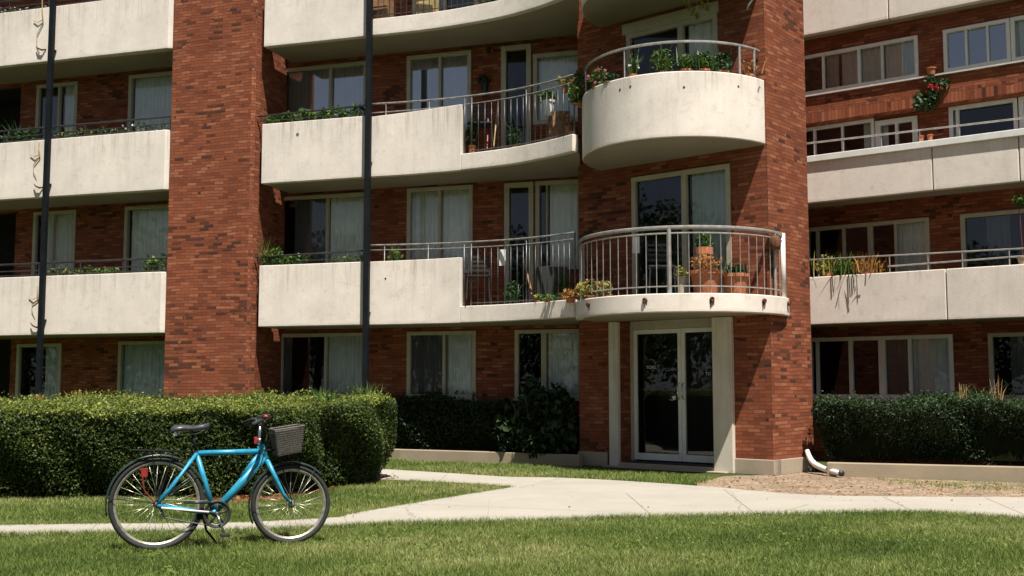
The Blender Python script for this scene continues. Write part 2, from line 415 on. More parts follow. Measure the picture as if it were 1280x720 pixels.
# ---------------------------------------------------------------- foliage
def unit(n):
    v = rng.normal(size=(n, 3)); return v / np.linalg.norm(v, axis=1)[:, None]
def leaves(C, size, nrm=None, bias=0.0, asp=0.5):
    """diamond leaves, slightly folded: two triangles each along the midrib"""
    n = len(C); ax = unit(n)
    nn = unit(n)
    if nrm is not None: nn = nn + nrm * bias; nn /= np.linalg.norm(nn, axis=1)[:, None]
    t = np.cross(nn, ax); t /= np.linalg.norm(t, axis=1)[:, None]
    b = np.cross(nn, t)
    L = size * rng.uniform(.45, 1.5, n)[:, None]
    A = C - t * L * .5; B = C + t * L * .5; mid = C - nn * L * .10
    l = mid + b * L * asp * .5 + nn * L * .18 ; r = mid - b * L * asp * .5 + nn * L * .18
    V = np.stack([A, l, B, r], 1).reshape(-1, 3)
    i = np.arange(n)[:, None] * 4
    F = np.concatenate([i + np.array([[0, 2, 1]]), i + np.array([[0, 3, 2]])], 1).reshape(-1, 3)
    rn = np.repeat(rng.random(n), 2)
    return V, F, rn
def blob_pts(c, r, n, shell=0.35):
    d = unit(n); rad = (shell + (1 - shell) * rng.random(n)) ** 0.6
    return np.array(c) + d * rad[:, None] * np.array(r)
def blades(bases, h, w, lean=0.35, nseg=2):
    """curved tapering blades: quad + tri, returned as triangles"""
    n = len(bases); a = rng.uniform(0, 2 * PI, n); H = h * rng.uniform(.55, 1.3, n)
    le = lean * rng.uniform(.1, 1.4, n) * H; yaw = a
    dx, dy = np.cos(a), np.sin(a)
    ya = rng.uniform(0, PI, n); wx, wy = np.cos(ya) * w / 2, np.sin(ya) * w / 2
    Z = np.zeros(n)
    b0 = bases + np.stack([wx, wy, Z], 1); b1 = bases - np.stack([wx, wy, Z], 1)
    m = bases + np.stack([dx * le * .35, dy * le * .35, H * .6], 1)
    m0 = m + np.stack([wx, wy, Z], 1) * .75; m1 = m - np.stack([wx, wy, Z], 1) * .75
    tip = bases + np.stack([dx * le, dy * le, H], 1)
    V = np.stack([b0, b1, m1, m0, tip], 1).reshape(-1, 3)
    i = np.arange(n)[:, None] * 5
    F = np.concatenate([i + np.array([[0, 1, 2]]), i + np.array([[0, 2, 3]]), i + np.array([[3, 2, 4]])], 1).reshape(-1, 3)
    return V, F, np.repeat(rng.random(n), 3)
def inpoly(P, poly):
    x, y = P[:, 0], P[:, 1]; ins = np.zeros(len(P), bool); k = len(poly)
    for i in range(k):
        x1, y1 = poly[i]; x2, y2 = poly[(i + 1) % k]
        c = ((y1 > y) != (y2 > y))
        with np.errstate(divide='ignore', invalid='ignore'):
            xi = (x2 - x1) * (y - y1) / (y2 - y1) + x1
        ins ^= c & (x < xi)
    return ins
def sample_poly(poly, n):
    p = np.array(poly); mn = p.min(0); mx = p.max(0); out = np.zeros((0, 2))
    area = (mx - mn).prod()
    while len(out) < n:
        q = rng.uniform(mn, mx, (n * 2, 2)); out = np.concatenate([out, q[inpoly(q, poly)]])
    return out[:n]
def parea(poly):
    return abs(sum(poly[i][0] * poly[(i+1) % len(poly)][1] - poly[(i+1) % len(poly)][0] * poly[i][1] for i in range(len(poly)))) / 2
def merge(parts):
    V = []; F = []; Rn = []; o = 0
    for v, f, r in parts: V.append(v); F.append(f + o); Rn.append(r); o += len(v)
    return np.concatenate(V), np.concatenate(F), np.concatenate(Rn)

# ================================================================ GROUND
def sheet(name, poly, z, mat, kind='structure', thick=0):
    m = MB()
    if thick: m.prism(poly, z - thick, z)
    else: m.quad([(p[0], p[1], z) for p in poly])
    return tag(m.build(name, mat), kind=kind)
o = sheet('ground', [(-150, -120), (150, -120), (150, 150), (-150, 150)], 0, 'lawn')

def smooth_line(pts, k=6):
    P = [np.array(p, float) for p in pts]; out = []
    for i in range(len(P) - 1):
        a = P[max(0, i-1)]; b = P[i]; c = P[i+1]; d = P[min(len(P)-1, i+2)]
        for t in np.linspace(0, 1, k, endpoint=False):
            out.append(tuple(0.5 * ((2*b) + (-a + c)*t + (2*a - 5*b + 4*c - d)*t*t + (-a + 3*b - 3*c + d)*t**3)))
    out.append(tuple(P[-1])); return out
near_px = [(-260, 676), (-80, 674), (0, 673), (135, 670), (280, 667), (410, 663), (520, 657), (700, 653), (820, 649), (1000, 645), (1150, 644), (1280, 652), (1420, 664)]
near = smooth_line([gr(*p) for p in near_px])
strip_px = [(-260, 661), (-80, 660), (0, 659), (135, 657), (280, 656), (405, 650), (440, 644), (540, 627), (600, 617), (637, 611)]
strip_top = smooth_line([gr(*p) for p in strip_px])
spur_near = [gr(600, 607), gr(480, 601), gr(380, 597), gr(250, 594)]
spur_far = [gr(250, 583), gr(380, 586), gr(480, 588), gr(560, 593), gr(636, 598)]
far = smooth_line([gr(*p) for p in [(636, 598), (700, 599), (780, 603), (880, 610), (950, 616), (1017, 621), (1140, 623), (1280, 624), (1420, 628)]])
path_poly = near + far[::-1] + spur_far[::-1][1:] + spur_near[::-1] + strip_top[::-1]
m = MB(); m.prism(path_poly, -0.05, 0.022)
tag(m.build('path', 'path'), kind='structure')
for a, b in (((783, 619), (817, 649)), ((612, 625), (609, 655)), ((1011, 633), (972, 644)), ((1103, 623), (1144, 643)), ((905, 614), (945, 646)), ((430, 648), (436, 661)), ((120, 658), (112, 669)), ((1232, 625), (1290, 650)), ((560, 594), (548, 604)), ((700, 600), (650, 612))):
    p, q = Vector(gr(*a)), Vector(gr(*b)); t = (q - p).normalized(); nn = Vector((-t.y, t.x)) * .0035
    jm = MB(); jm.quad([(*(p + nn), .026), (*(p - nn), .026), (*(q - nn), .026), (*(q + nn), .026)])
    tag(jm.build('path_joint', 'kerb'), kind='structure')
def mulch_poly():
    a = [gr(*p) for p in [(868, 604), (905, 596), (960, 594), (1010, 590), (1060, 596), (1160, 600), (1280, 604), (1420, 608)]]
    b = [gr(*p) for p in [(1420, 640), (1280, 640), (1017, 630), (880, 616)]]
    return smooth_line(a, 4) + b
mp_ = mulch_poly()
sheet('gravel_bed', mp_, 0.006, 'mulch')
soil_poly = [gr(*p) for p in [(225, 622), (250, 620), (330, 612), (385, 604), (470, 600), (492, 592), (500, 600), (440, 606), (400, 617), (350, 627), (270, 630), (235, 628)]]
sheet('bare_soil', soil_poly, 0.005, 'soil')

# loose bark and stones
def litter(name, poly, n, mat, size):
    q = sample_poly(poly, n); C = np.concatenate([q, rng.uniform(.006, .02, (n, 1))], 1)
    V, F, r = leaves(C, size, np.tile([0, 0, 1.0], (n, 1)), 1.2, 0.7)
    return V, F, r
l1 = litter('x', soil_poly, 1300, 'soil', 0.05); l2 = litter('x', path_poly, 22, 'soil', .028); l2[0][:, 2] += .024
l3 = litter('x', mp_, 500, 'soil', .035); V, F, r = merge([l1, l2, l3])
tag(npmesh('leaf_litter', V, F, 'plant_orange', rnd=r * .35), 'brown leaf litter scattered on the soil, gravel and path', 'leaf litter', kind='stuff')

def grass_obj(name, polys, label, exclude=(), edges=(), clover=None):
    parts = []
    for poly, dens, h, w in polys:
        n = int(parea(poly) * dens)
        q = sample_poly(poly, n)
        # tufty: pull towards tuft centres
        tc = sample_poly(poly, max(4, n // 14)); k = rng.integers(0, len(tc), n)
        q = np.where(rng.random(n)[:, None] < .55, tc[k] + rng.normal(0, .028, (n, 2)), q)
        for ex in exclude: q = q[~inpoly(q, ex)]
        hh = 1 + .3 * np.sin(q[:, 0] * 2.3 + np.cos(q[:, 1] * 1.7) * 2) * np.sin(q[:, 1] * 3.1)
        b = np.concatenate([q, np.zeros((len(q), 1))], 1)
        V, F, r = blades(b, h, w, 0.8)
        Z = V[:, 2]; V[:, 2] = Z * np.repeat(hh, 5)
        # long shallow patches of dry blades
        pt = (np.sin(q[:, 0] * 1.1 + 2) + np.sin(q[:, 1] * 2.3 + q[:, 0] * .7) + np.sin(q[:, 0] * 3.7 - q[:, 1] * 4.1) * .5)
        r = np.clip(r * .7 + np.repeat(pt, 3) * .15 + .16, 0, 1)
        parts.append((V, F, r))
    if clover:
        poly, cnt = clover
        for c in sample_poly(poly, cnt):
            k = int(rng.integers(20, 90)); s = rng.uniform(.04, .16)
            C = np.stack([c[0] + rng.normal(0, s, k), c[1] + rng.normal(0, s * 1.2, k), rng.uniform(.015, .042, k)], 1)
            v, f, r = leaves(C, .024, np.tile([0, 0, 1.0], (k, 1)), 1.4, .9)
            parts.append((v, f, np.clip(r * .25 + rng.uniform(.05, .35), 0, 1)))
    for line, n, h in edges:
        P = np.array(line); k = rng.integers(0, len(P) - 1, n); t = rng.random((n, 1))
        q = P[k] + (P[k + 1] - P[k]) * t + rng.normal(0, 1, (n, 2)) * np.array([.03, .045]) * (.3 + np.abs(np.sin(k * 2.3)))[:, None]
        V, F, r = blades(np.concatenate([q, np.full((n, 1), .0)], 1), h, .005, 1.0); parts.append((V, F, np.clip(r * .8 + .1, 0, 1)))
    V, F, r = merge(parts)
    return tag(npmesh(name, V, F, 'grass', rnd=r), label, 'grass', kind='stuff')

near_edge = [p for p in near]
nw = [(-8.5, near[0][1])] + near_edge
front_a = [(-5.2, 7.0), (5.2, 7.0), (7.2, 9.3)] + [p for p in reversed(near_edge) if -7.0 < p[0] < 7.2] + [(-7.0, 9.2)]
grass_obj('lawn_grass', [(front_a, 5600, 0.042, 0.0045)], 'mown green lawn in front of the pale path, with a few straw coloured blades', edges=[(near_edge, 15000, .062)], clover=(front_a, 90))
strip = [(p[0], p[1]) for p in strip_top] + [gr(600, 607), gr(480, 601), gr(495, 600), gr(440, 607), gr(400, 617), gr(350, 627), gr(250, 630), gr(230, 622), gr(0, 624), gr(-260, 626)]
grass_obj('verge_grass', [(strip, 3000, 0.045, 0.006)], 'thin grass strip between the large hedge and the path', edges=[(strip_top, 7000, .05)])
tw = [gr(*p) for p in [(480, 587), (486, 572), (500, 576), (600, 580), (724, 586), (780, 591), (860, 594), (895, 599), (866, 609), (780, 602), (700, 598), (636, 597), (560, 592)]]
grass_obj('bed_grass', [(tw, 1700, 0.05, 0.007)], 'patchy grass between the planted kerb, the entrance and the path')
rp = [gr(*p) for p in [(1095, 600), (1180, 603), (1420, 609), (1420, 622), (1280, 614), (1190, 612), (1110, 604)]]
grass_obj('patch_grass', [(rp, 700, 0.04, 0.007)], 'small worn grass patch on the gravel at the right edge')

# ================================================================ HEDGES
def hedge(name, label, cat, foot, z0, zt, ls, dens, mat, under=0.12, lump=0.07, core=True, stems=True, top_bias=1.0):
    """foot: ccw polygon of the top outline; zt(x,y) top height. The sides lean in towards the ground."""
    P = np.array(foot); c = P.mean(0); per = np.roll(P, -1, 0) - P; L = np.linalg.norm(per, axis=1)
    root = thing(name, (c[0], c[1], 0), label, cat)
    parts = []
    def wob(x, y, z): return lump * (np.sin(x * 3.1 + z * 2.2) + np.sin(y * 4.3 + x * 1.3 + z * 3.7) + np.sin(x * 8.3 + z * 7.1) * .5)
    for i in range(len(P)):
        e = per[i] / L[i]; nrm = np.array([e[1], -e[0]])
        zmean = zt(*P[i]); n = int(L[i] * zmean * dens)
        t = rng.random(n); zz = rng.random(n) ** 0.9
        xy = P[i] + per[i] * t[:, None]
        H = np.array([zt(a, b) for a, b in xy]); z = z0 + (H - z0) * zz
        lean = under * (1 - zz) ** 1.5  # undercut shaped so the hedge sides shade themselves
        round_ = .07 * np.clip((zz - .85) / .15, 0, 1) ** 2
        off = wob(xy[:, 0], xy[:, 1], z) - lean - round_ - np.abs(rng.normal(0, .06, n)) + .02
        # sparse gaps low down
        C = np.concatenate([xy + nrm * off[:, None], z[:, None]], 1)
        keep = rng.random(n) < np.clip(.50 + zz * 1.1, 0, 1)
        C = C[keep]
        nm = np.tile([nrm[0], nrm[1], 0.45], (len(C), 1))
        v, f, r = leaves(C, ls, nm, .75)
        parts.append((v, f, np.clip(r * .72 - .02, 0, 1)))  # side leaves toned darker, their shade is put into the colour
    A = parea(foot); n = int(A * dens * top_bias); q = sample_poly(foot, n)
    H = np.array([zt(a, b) for a, b in q]) + wob(q[:, 0], q[:, 1], 0) * .6 - np.abs(rng.normal(0, .035, n)) + (rng.random(n) < .05) * rng.random(n) * .10
    v, f, r = leaves(np.concatenate([q, H[:, None]], 1), ls, np.tile([0, 0, 1.0], (n, 1)), .5)
    parts.append((v, f, np.clip(r * .6 + .5, 0, 1)))  # top leaves toned lighter, sunlight is put into their colour
    for _ in range(int(A * 9)):                 # stray shoots standing proud of the clipped top
        p = sample_poly(foot, 1)[0]; h_ = zt(*p); hh = random.uniform(.04, .15); k = int(hh * 90)
        C = np.stack([p[0] + rng.normal(0, .012, k) , p[1] + rng.normal(0, .012, k), h_ + np.linspace(0, hh, k)], 1)
        v, f, r = leaves(C, ls, None, 0); parts.append((v, f, np.clip(r * .5 + .5, 0, 1)))  # shoots share the painted sunlit tone of the top
    V, F, rn = merge(parts)
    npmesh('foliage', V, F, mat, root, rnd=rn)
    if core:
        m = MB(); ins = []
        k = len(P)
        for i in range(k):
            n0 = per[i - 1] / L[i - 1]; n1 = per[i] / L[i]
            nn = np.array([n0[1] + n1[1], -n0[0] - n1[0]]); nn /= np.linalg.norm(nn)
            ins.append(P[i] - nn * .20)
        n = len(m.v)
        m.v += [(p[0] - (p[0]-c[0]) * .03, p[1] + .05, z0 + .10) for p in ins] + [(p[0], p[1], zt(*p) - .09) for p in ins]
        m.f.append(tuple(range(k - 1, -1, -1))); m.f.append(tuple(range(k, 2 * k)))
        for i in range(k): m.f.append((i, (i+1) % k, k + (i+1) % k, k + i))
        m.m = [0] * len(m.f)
        m.build('dark_core', 'core', root)  # near-black solid core, makes the gaps between the leaves dark
    if stems:
        m = MB()
        q = sample_poly([tuple(c + (p - c) * .93) for p in P], int(A * 7))
        for x, y in q:
            dx, dy = random.uniform(-.1, .1), random.uniform(-.1, .1)
    
    return root

fA = [(-10.5, 12.85), (-6.2, 12.92), (-2.85, 13.35), (-2.45, 13.7), (-2.28, 14.4), (-1.85, 14.9), (-1.68, 16.2), (-1.95, 16.6), (-6, 15.9), (-10.5, 15.7)]
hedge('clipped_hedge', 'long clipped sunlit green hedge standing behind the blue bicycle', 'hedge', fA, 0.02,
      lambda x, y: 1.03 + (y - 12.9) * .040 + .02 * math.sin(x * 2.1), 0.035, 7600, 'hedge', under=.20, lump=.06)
fB = [(-5.6, 21.35), (-2.0, 20.72), (-.15, 19.95), (.05, 20.6), (-1.0, 21.25), (-2.6, 21.9)]
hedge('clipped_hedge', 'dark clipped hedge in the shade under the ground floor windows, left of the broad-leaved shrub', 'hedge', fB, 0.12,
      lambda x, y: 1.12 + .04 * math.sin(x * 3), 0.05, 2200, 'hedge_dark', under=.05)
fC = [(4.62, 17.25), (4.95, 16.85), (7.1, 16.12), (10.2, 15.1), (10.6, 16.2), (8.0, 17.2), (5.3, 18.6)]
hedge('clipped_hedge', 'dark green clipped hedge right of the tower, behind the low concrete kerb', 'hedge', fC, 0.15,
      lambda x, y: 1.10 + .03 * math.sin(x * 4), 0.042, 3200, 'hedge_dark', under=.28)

# broad-leaved shrub left of the tower
root = thing('leafy_shrub', (.65, 19.6, .1), 'bushy dark broad-leaved shrub taller than the hedge, against the tower', 'shrub')
parts = []
for c, r_, n in [((.05, 19.75, .55), (.38, .35, .48), 500), ((.45, 19.55, .85), (.42, .35, .48), 800), ((.85, 19.4, .7), (.35, .35, .55), 600), ((.62, 19.35, .45), (.55, .35, .38), 600), ((.35, 19.6, 1.25), (.18, .2, .25), 110), ((.8, 19.5, 1.18), (.2, .2, .2), 110)]:
    v, f, r = leaves(blob_pts(c, r_, n), .125, np.tile([-.2, -.6, .8], (n, 1)), .9, .55); parts.append((v, f, r))
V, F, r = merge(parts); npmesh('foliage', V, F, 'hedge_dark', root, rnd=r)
for i in range(9):
    m = MB()
    a = i * .7; x, y = .5 + .18 * math.cos(a), 19.55 + .12 * math.sin(a)
    m.tube([(x, y, .05), (x + .15 * math.cos(a), y + .1 * math.sin(a), .6), (x + .4 * math.cos(a), y + .2 * math.sin(a), 1.15)], [.016, .011, .005], 5)
    m.build('stem', 'twig', root)

# kerbs
def kerb(pts, th, h, label, mat='kerb'):
    m = MB(); m.ribbon(pts, th, -.1, h)
    return tag(m.build('concrete_kerb', mat, bevel=.012), label, 'kerb')
kerb([gr(300, 566), gr(500, 575), gr(610, 578.5), gr(724, 583)], .14, .19, 'low stained concrete kerb in front of the shaded hedge and shrub')
kerb([(4.62, 16.62), gr(1060, 597), gr(1170, 600), gr(1280, 603), gr(1430, 608)], .16, .21, 'low weathered concrete kerb below the hedge at the right')

# ================================================================ BUILDING
B = thing('apartment_building', (0, 19, 0), 'red brick apartment block with off-white balcony parapets and a round entrance tower', 'apartment building')

def wall(F, u0, u1, z0, z1, d, th, opens, name='brick_wall', mat='brick'):
    us = sorted(set([u0, u1] + [v for o in opens for v in o[:2]])); zs = sorted(set([z0, z1] + [v for o in opens for v in o[2:4]]))
    us = [v for v in us if u0 <= v <= u1]; zs = [v for v in zs if z0 <= v <= z1]
    nu, nz = len(us) - 1, len(zs) - 1
    def solid(i, j):
        if i < 0 or j < 0 or i >= nu or j >= nz: return False
        a = (us[i] + us[i+1]) / 2; b = (zs[j] + zs[j+1]) / 2
        return not any(o[0] < a < o[1] and o[2] < b < o[3] for o in opens)
    m = MB(); f, k = d, d - th
    for i in range(nu):
        for j in range(nz):
            if not solid(i, j): continue
            a, b, c, e = us[i], us[i+1], zs[j], zs[j+1]
            m.quad([F.pt(a, f, c), F.pt(b, f, c), F.pt(b, f, e), F.pt(a, f, e)])
            m.quad([F.pt(b, k, c), F.pt(a, k, c), F.pt(a, k, e), F.pt(b, k, e)])
            if not solid(i-1, j): m.quad([F.pt(a, k, c), F.pt(a, f, c), F.pt(a, f, e), F.pt(a, k, e)])
            if not solid(i+1, j): m.quad([F.pt(b, f, c), F.pt(b, k, c), F.pt(b, k, e), F.pt(b, f, e)])
            if not solid(i, j-1): m.quad([F.pt(a, k, c), F.pt(b, k, c), F.pt(b, f, c), F.pt(a, f, c)])
            if not solid(i, j+1): m.quad([F.pt(a, f, e), F.pt(b, f, e), F.pt(b, k, e), F.pt(a, k, e)])
    return m.build(name, mat, B)

def curtain(F, ua, ub, z0, z1, d, mat, par, amp=.022, pitch=.10):
    m = MB(); n = max(6, int((ub - ua) / .018)); ph = random.random() * 6
    pts = []
    for i in range(n + 1):
        t = i / n; u = ua + (ub - ua) * t
        w = amp * (math.sin(u * 2 * PI / pitch + ph + 1.3 * math.sin(u * 7 + ph)) + .4 * math.sin(u * 31 + ph))
        pts.append((u, d + w))
    for i in range(n):
        a, b = pts[i], pts[i+1]
        fl = .85
        m.quad([F.pt(a[0], d + (a[1]-d) * 1.2, z0), F.pt(b[0], d + (b[1]-d) * 1.2, z0), F.pt(b[0], d + (b[1]-d) * fl, z1), F.pt(a[0], d + (a[1]-d) * fl, z1)])
    return m.build('curtain', mat, par)

def window(F, u0, u1, z0, z1, d, mull=(), curt=(), fw=.055, mw=.05, mat='frame', name='window', sill=False, trans=None, head=0, dark=(), glass='glass'):
    """frame set in its opening, 30 mm proud of the brick; pane and curtain are its sub-parts"""
    m = MB(); f0, f1 = d - .07, d + .03
    m.box(F, u0 - .02, u0 + fw, f0, f1, z0, z1); m.box(F, u1 - fw, u1 + .02, f0, f1, z0, z1)
    m.box(F, u0 - .02, u1 + .02, f0 - .002, f1 + .004, z1 - fw, z1 + .015 + head); m.box(F, u0 - .02, u1 + .02, f0 - .002, f1 + .004, z0 - .02, z0 + fw)
    if sill: m.box(F, u0 - .06, u1 + .06, d - .05, d + .09, z0 - .06, z0 - .022)
    for i, x in enumerate(mull):
        w = mw
        if isinstance(x, tuple): x, w = x
        m.box(F, x - w / 2, x + w / 2, f0 + .006, f1 - .006 + .004 * (i % 2), z0 + fw, z1 - fw)
    if trans: m.box(F, u0 + fw, u1 - fw, f0 + .01, f1 - .012, trans - .02, trans + .02)
    o = m.build(name, mat, B, bevel=.006)
    xs = [u0 + fw] + [x if not isinstance(x, tuple) else x[0] for x in mull] + [u1 - fw]
    for i in range(len(xs) - 1):
        g = MB(); gd = d - .035 - .012 * (i % 2)
        g.quad([F.pt(xs[i], gd, z0 + fw * .5), F.pt(xs[i+1], gd, z0 + fw * .5), F.pt(xs[i+1], gd, z1 - fw * .5), F.pt(xs[i], gd, z1 - fw * .5)])
        g.build('pane', glass, o)
    for a, b, c in curt:
        curtain(F, a, b, z0 + .02, z1 - .02, d - .10, c, o)
    return (u0, u1, z0, z1)

# ---- main facade wall and its windows (all coordinates in metres along M)
def mu(x, y=300): return M.u(x, DW, y)
ops = []
def mw_(x0, x1, z0, z1, y, mull=(), curt=(), **k):
    cs = [(mu(a, y), mu(b, y), c) for a, b, c in curt]
    ops.append(window(M, mu(x0, y), mu(x1, y), z0, z1, DW, [mu(v, y) if not isinstance(v, tuple) else (mu(v[0], y), v[1]) for v in mull], cs, **k))
C1, C2, C3 = 'curtain', 'curtain_grey', 'curtain_dark'
# ground floor
mw_(22, 76, .75, 2.22, 460, [(47, .05)], [(52, 73, C2)])
mw_(149, 222, .75, 2.24, 460, [], [(150, 222, C2)])
mw_(350, 456, 1.13, 2.34, 460, [(407, .05)], [(408, 455, C2), (352, 362, C3)], sill=True)
mw_(510, 594, 1.13, 2.34, 460, [(555, .05)], [(556, 593, C2), (512, 556, C3)], sill=True, mat='frame')
mw_(645, 726, 1.13, 2.34, 460, [(680, .10)], [(684, 724, C2)], sill=True, head=0.0)
# first floor
mw_(43, 94, 3.05, 5.04, 290, [(66, .05)], [(56, 93, C1)])
mw_(157, 222, 3.05, 5.04, 290, [], [(160, 222, C1)])
mw_(351, 458, 3.05, 5.05, 290, [(409, .055)], [(410, 457, C1), (366, 408, C3)])
mw_(510, 590, 3.45, 5.07, 290, [(549.5, .05)], [(511, 549, C1), (550, 589, C1)])
mw_(632, 666, 2.70, 5.06, 290, [], [], fw=.075, name='balcony_door')
mw_(671, 726, 3.45, 5.06, 290, [(684, .03)], [(686, 725, C1)], fw=.06)
# second floor
mw_(47, 96, 5.75, 7.82, 130, [(74, .05)], [(78, 95, C1)], glass='glass_mid')
mw_(162, 222, 5.75, 7.83, 130, [], [(164, 222, C1)], glass='glass_mid')
mw_(353, 458, 5.75, 7.64, 110, [(413, .055)], [(355, 412, C1), (414, 457, C1)], glass='glass_coated')
mw_(510, 588, 6.15, 7.65, 110, [(550, .05)], [(511, 549, C1), (551, 587, C1)], glass='glass_coated')
mw_(628, 663, 5.40, 7.66, 110, [], [], fw=.075, name='balcony_door')
mw_(668, 726, 6.15, 7.45, 110, [], [(669, 725, C1)], fw=.06, glass='glass_mid')
# far left, in the dark corner
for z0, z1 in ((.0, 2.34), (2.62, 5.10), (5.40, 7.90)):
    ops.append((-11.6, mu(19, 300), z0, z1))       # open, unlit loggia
ops.append(window(M, .25, 1.55, 8.12, 10.2, DW, [.9], [(.3, .85, C1)], glass='glass_mid'))
ops.append(window(M, 2.2, 3.5, 8.12, 10.2, DW, [2.8], [(2.85, 3.45, C1)], glass='glass_mid'))
ops.append(window(M, -2.1, -.35, 8.6, 10.2, DW, [-1.2], [(-2.05, -.4, C1)]))
wall(M, -13, 4.6, 0, 10.8, DW, .24, ops)
# blind strips above the right-hand windows (grey infill panels)
m = MB(); m.box(M, mu(668, 110), mu(726, 110), DW, DW + .02, 7.47, 7.72)
# rooms behind the main wall
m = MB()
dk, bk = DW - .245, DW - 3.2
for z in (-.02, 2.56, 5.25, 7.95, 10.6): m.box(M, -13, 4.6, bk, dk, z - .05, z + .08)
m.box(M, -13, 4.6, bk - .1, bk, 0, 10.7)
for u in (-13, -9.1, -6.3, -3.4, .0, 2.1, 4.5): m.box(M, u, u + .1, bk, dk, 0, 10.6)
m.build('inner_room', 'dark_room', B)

# the two loggias' dark back, closing the open corner
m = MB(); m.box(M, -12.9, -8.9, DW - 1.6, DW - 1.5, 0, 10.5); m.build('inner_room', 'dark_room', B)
# ---- brick pier between the bays
m = MB()
pa = [M.pt(-4.33, .02, 0)[:2], M.pt(-2.56, .02, 0)[:2], M.pt(-2.50, -.03, 0)[:2], M.pt(-2.47, -.14, 0)[:2], M.pt(-2.47, DW + .002, 0)[:2], M.pt(-4.33, DW + .002, 0)[:2]]
m.prism(pa, 0, 10.8); m.build('brick_pier', 'brick', B)

def frontline(u0, u1, n=2): return [M.pt(u0 + (u1 - u0) * i / (n - 1), 0, 0)[:2] for i in range(n)]
# ---- balconies, left bay
def balcony_left(z0, zs, ztop, label=None):
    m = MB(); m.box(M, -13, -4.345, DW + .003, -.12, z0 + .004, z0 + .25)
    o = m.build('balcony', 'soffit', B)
    uj = M.u(62, 0, 200)
    a = MB(); a.prism([M.pt(-13, 0, 0)[:2], M.pt(uj - .006, 0, 0)[:2], M.pt(uj - .006, -.12, 0)[:2], M.pt(-13, -.12, 0)[:2]], z0, ztop)
    a.build('parapet', 'conc', o, bevel=.012)
    a = MB(); a.prism([M.pt(uj + .006, 0, 0)[:2], M.pt(-4.47, 0, 0)[:2], M.pt(-4.345, -.10, 0)[:2], M.pt(-4.345, -.2, 0)[:2], M.pt(uj + .006, -.12, 0)[:2]], z0, ztop)
    a.build('parapet', 'conc', o, bevel=.012)
    r = MB()
    for zz, rr in ((ztop + .27, .02), (ztop + .13, .011), (ztop + .04, .009)):
        r.tube([M.pt(-13, -.07, zz), M.pt(-4.36, -.07, zz)], rr, 6)
    for k in range(9): u = -12.4 + k * 1.0; r.tube([M.pt(u, -.07, ztop - .02), M.pt(u, -.07, ztop + .27)], .014, 6)
    r.build('railing', 'rail_dark', o)
    return o
balcony_left(2.35, 0, 3.53); balcony_left(5.13, 0, 6.31); balcony_left(7.93, 0, 9.07)

# ---- balconies, middle bay (the front swings out towards the tower)
cv = smooth_line([(-2.5, 20.06), (-1.75, 19.815), (-1.0, 19.50), (-.1, 18.98), (.55, 18.40), (.98, 17.88)], 6)
upost = M.u(460, 0, 250)
LEFT = M.pt(-2.33, 0, 0)[:2]
def clip_cv(x_from, x_to):
    """points of the curve between two picture columns' bearings"""
    out = []
    for p in cv:
        px = 640 + 1400 * p[0] / p[1] / math.cos(PITCH) * 1.0
        if x_from <= px <= x_to: out.append(p)
    return out
def cv_at(t):  # position along the curve by arc length
    L = [0]
    for a, b in zip(cv, cv[1:]): L.append(L[-1] + math.dist(a, b))
    t = max(0, min(L[-1], t))
    for i in range(len(cv) - 1):
        if L[i+1] >= t:
            k = (t - L[i]) / (L[i+1] - L[i]); return (cv[i][0] + (cv[i+1][0] - cv[i][0]) * k, cv[i][1] + (cv[i+1][1] - cv[i][1]) * k)
    return cv[-1]
CL = sum(math.dist(a, b) for a, b in zip(cv, cv[1:]))
def bearing_t(px):
    best = min(range(400), key=lambda i: abs(math.atan2(*cv_at(CL * i / 399)) - math.atan2((px - 640) / 1400 * 1.0, 1.0)))
    return CL * best / 399
def cvline(t0, t1, n=14): return [cv_at(t0 + (t1 - t0) * i / (n - 1)) for i in range(n)]
def inward(pts, o):
    P = [Vector(p) for p in pts]; out = []
    for i in range(len(P)):
        t = (P[min(len(P)-1, i+1)] - P[max(0, i-1)]).normalized(); out.append(tuple(P[i] + Vector((-t.y, t.x)) * o))
    return out
tB = bearing_t(575)
def railing_on(pts, zb, rails, bal, name='railing', mat='rail_dark', par=None, n_bal=0, br=.008, posts=()):
    r = MB()
    for zz, rr in rails: r.tube([(p[0], p[1], zz) for p in pts], rr, 6)
    L = [0]
    for a, b in zip(pts, pts[1:]): L.append(L[-1] + math.dist(a, b))
    def atp(t):
        for i in range(len(pts) - 1):
            if L[i+1] >= t - 1e-9:
                k = (t - L[i]) / max(1e-9, L[i+1] - L[i]); return (pts[i][0] + (pts[i+1][0]-pts[i][0]) * k, pts[i][1] + (pts[i+1][1]-pts[i][1]) * k)
        return pts[-1]
    for i in range(n_bal + 1 if n_bal else 0):
        p = atp(L[-1] * i / n_bal); r.tube([(p[0], p[1], zb), (p[0], p[1], bal)], br, 6)
    for t, zt_, rr in posts:
        p = atp(L[-1] * t); r.tube([(p[0], p[1], zb - .03), (p[0], p[1], zt_)], rr, 8)
    return r.build(name, mat, par, smooth=False)

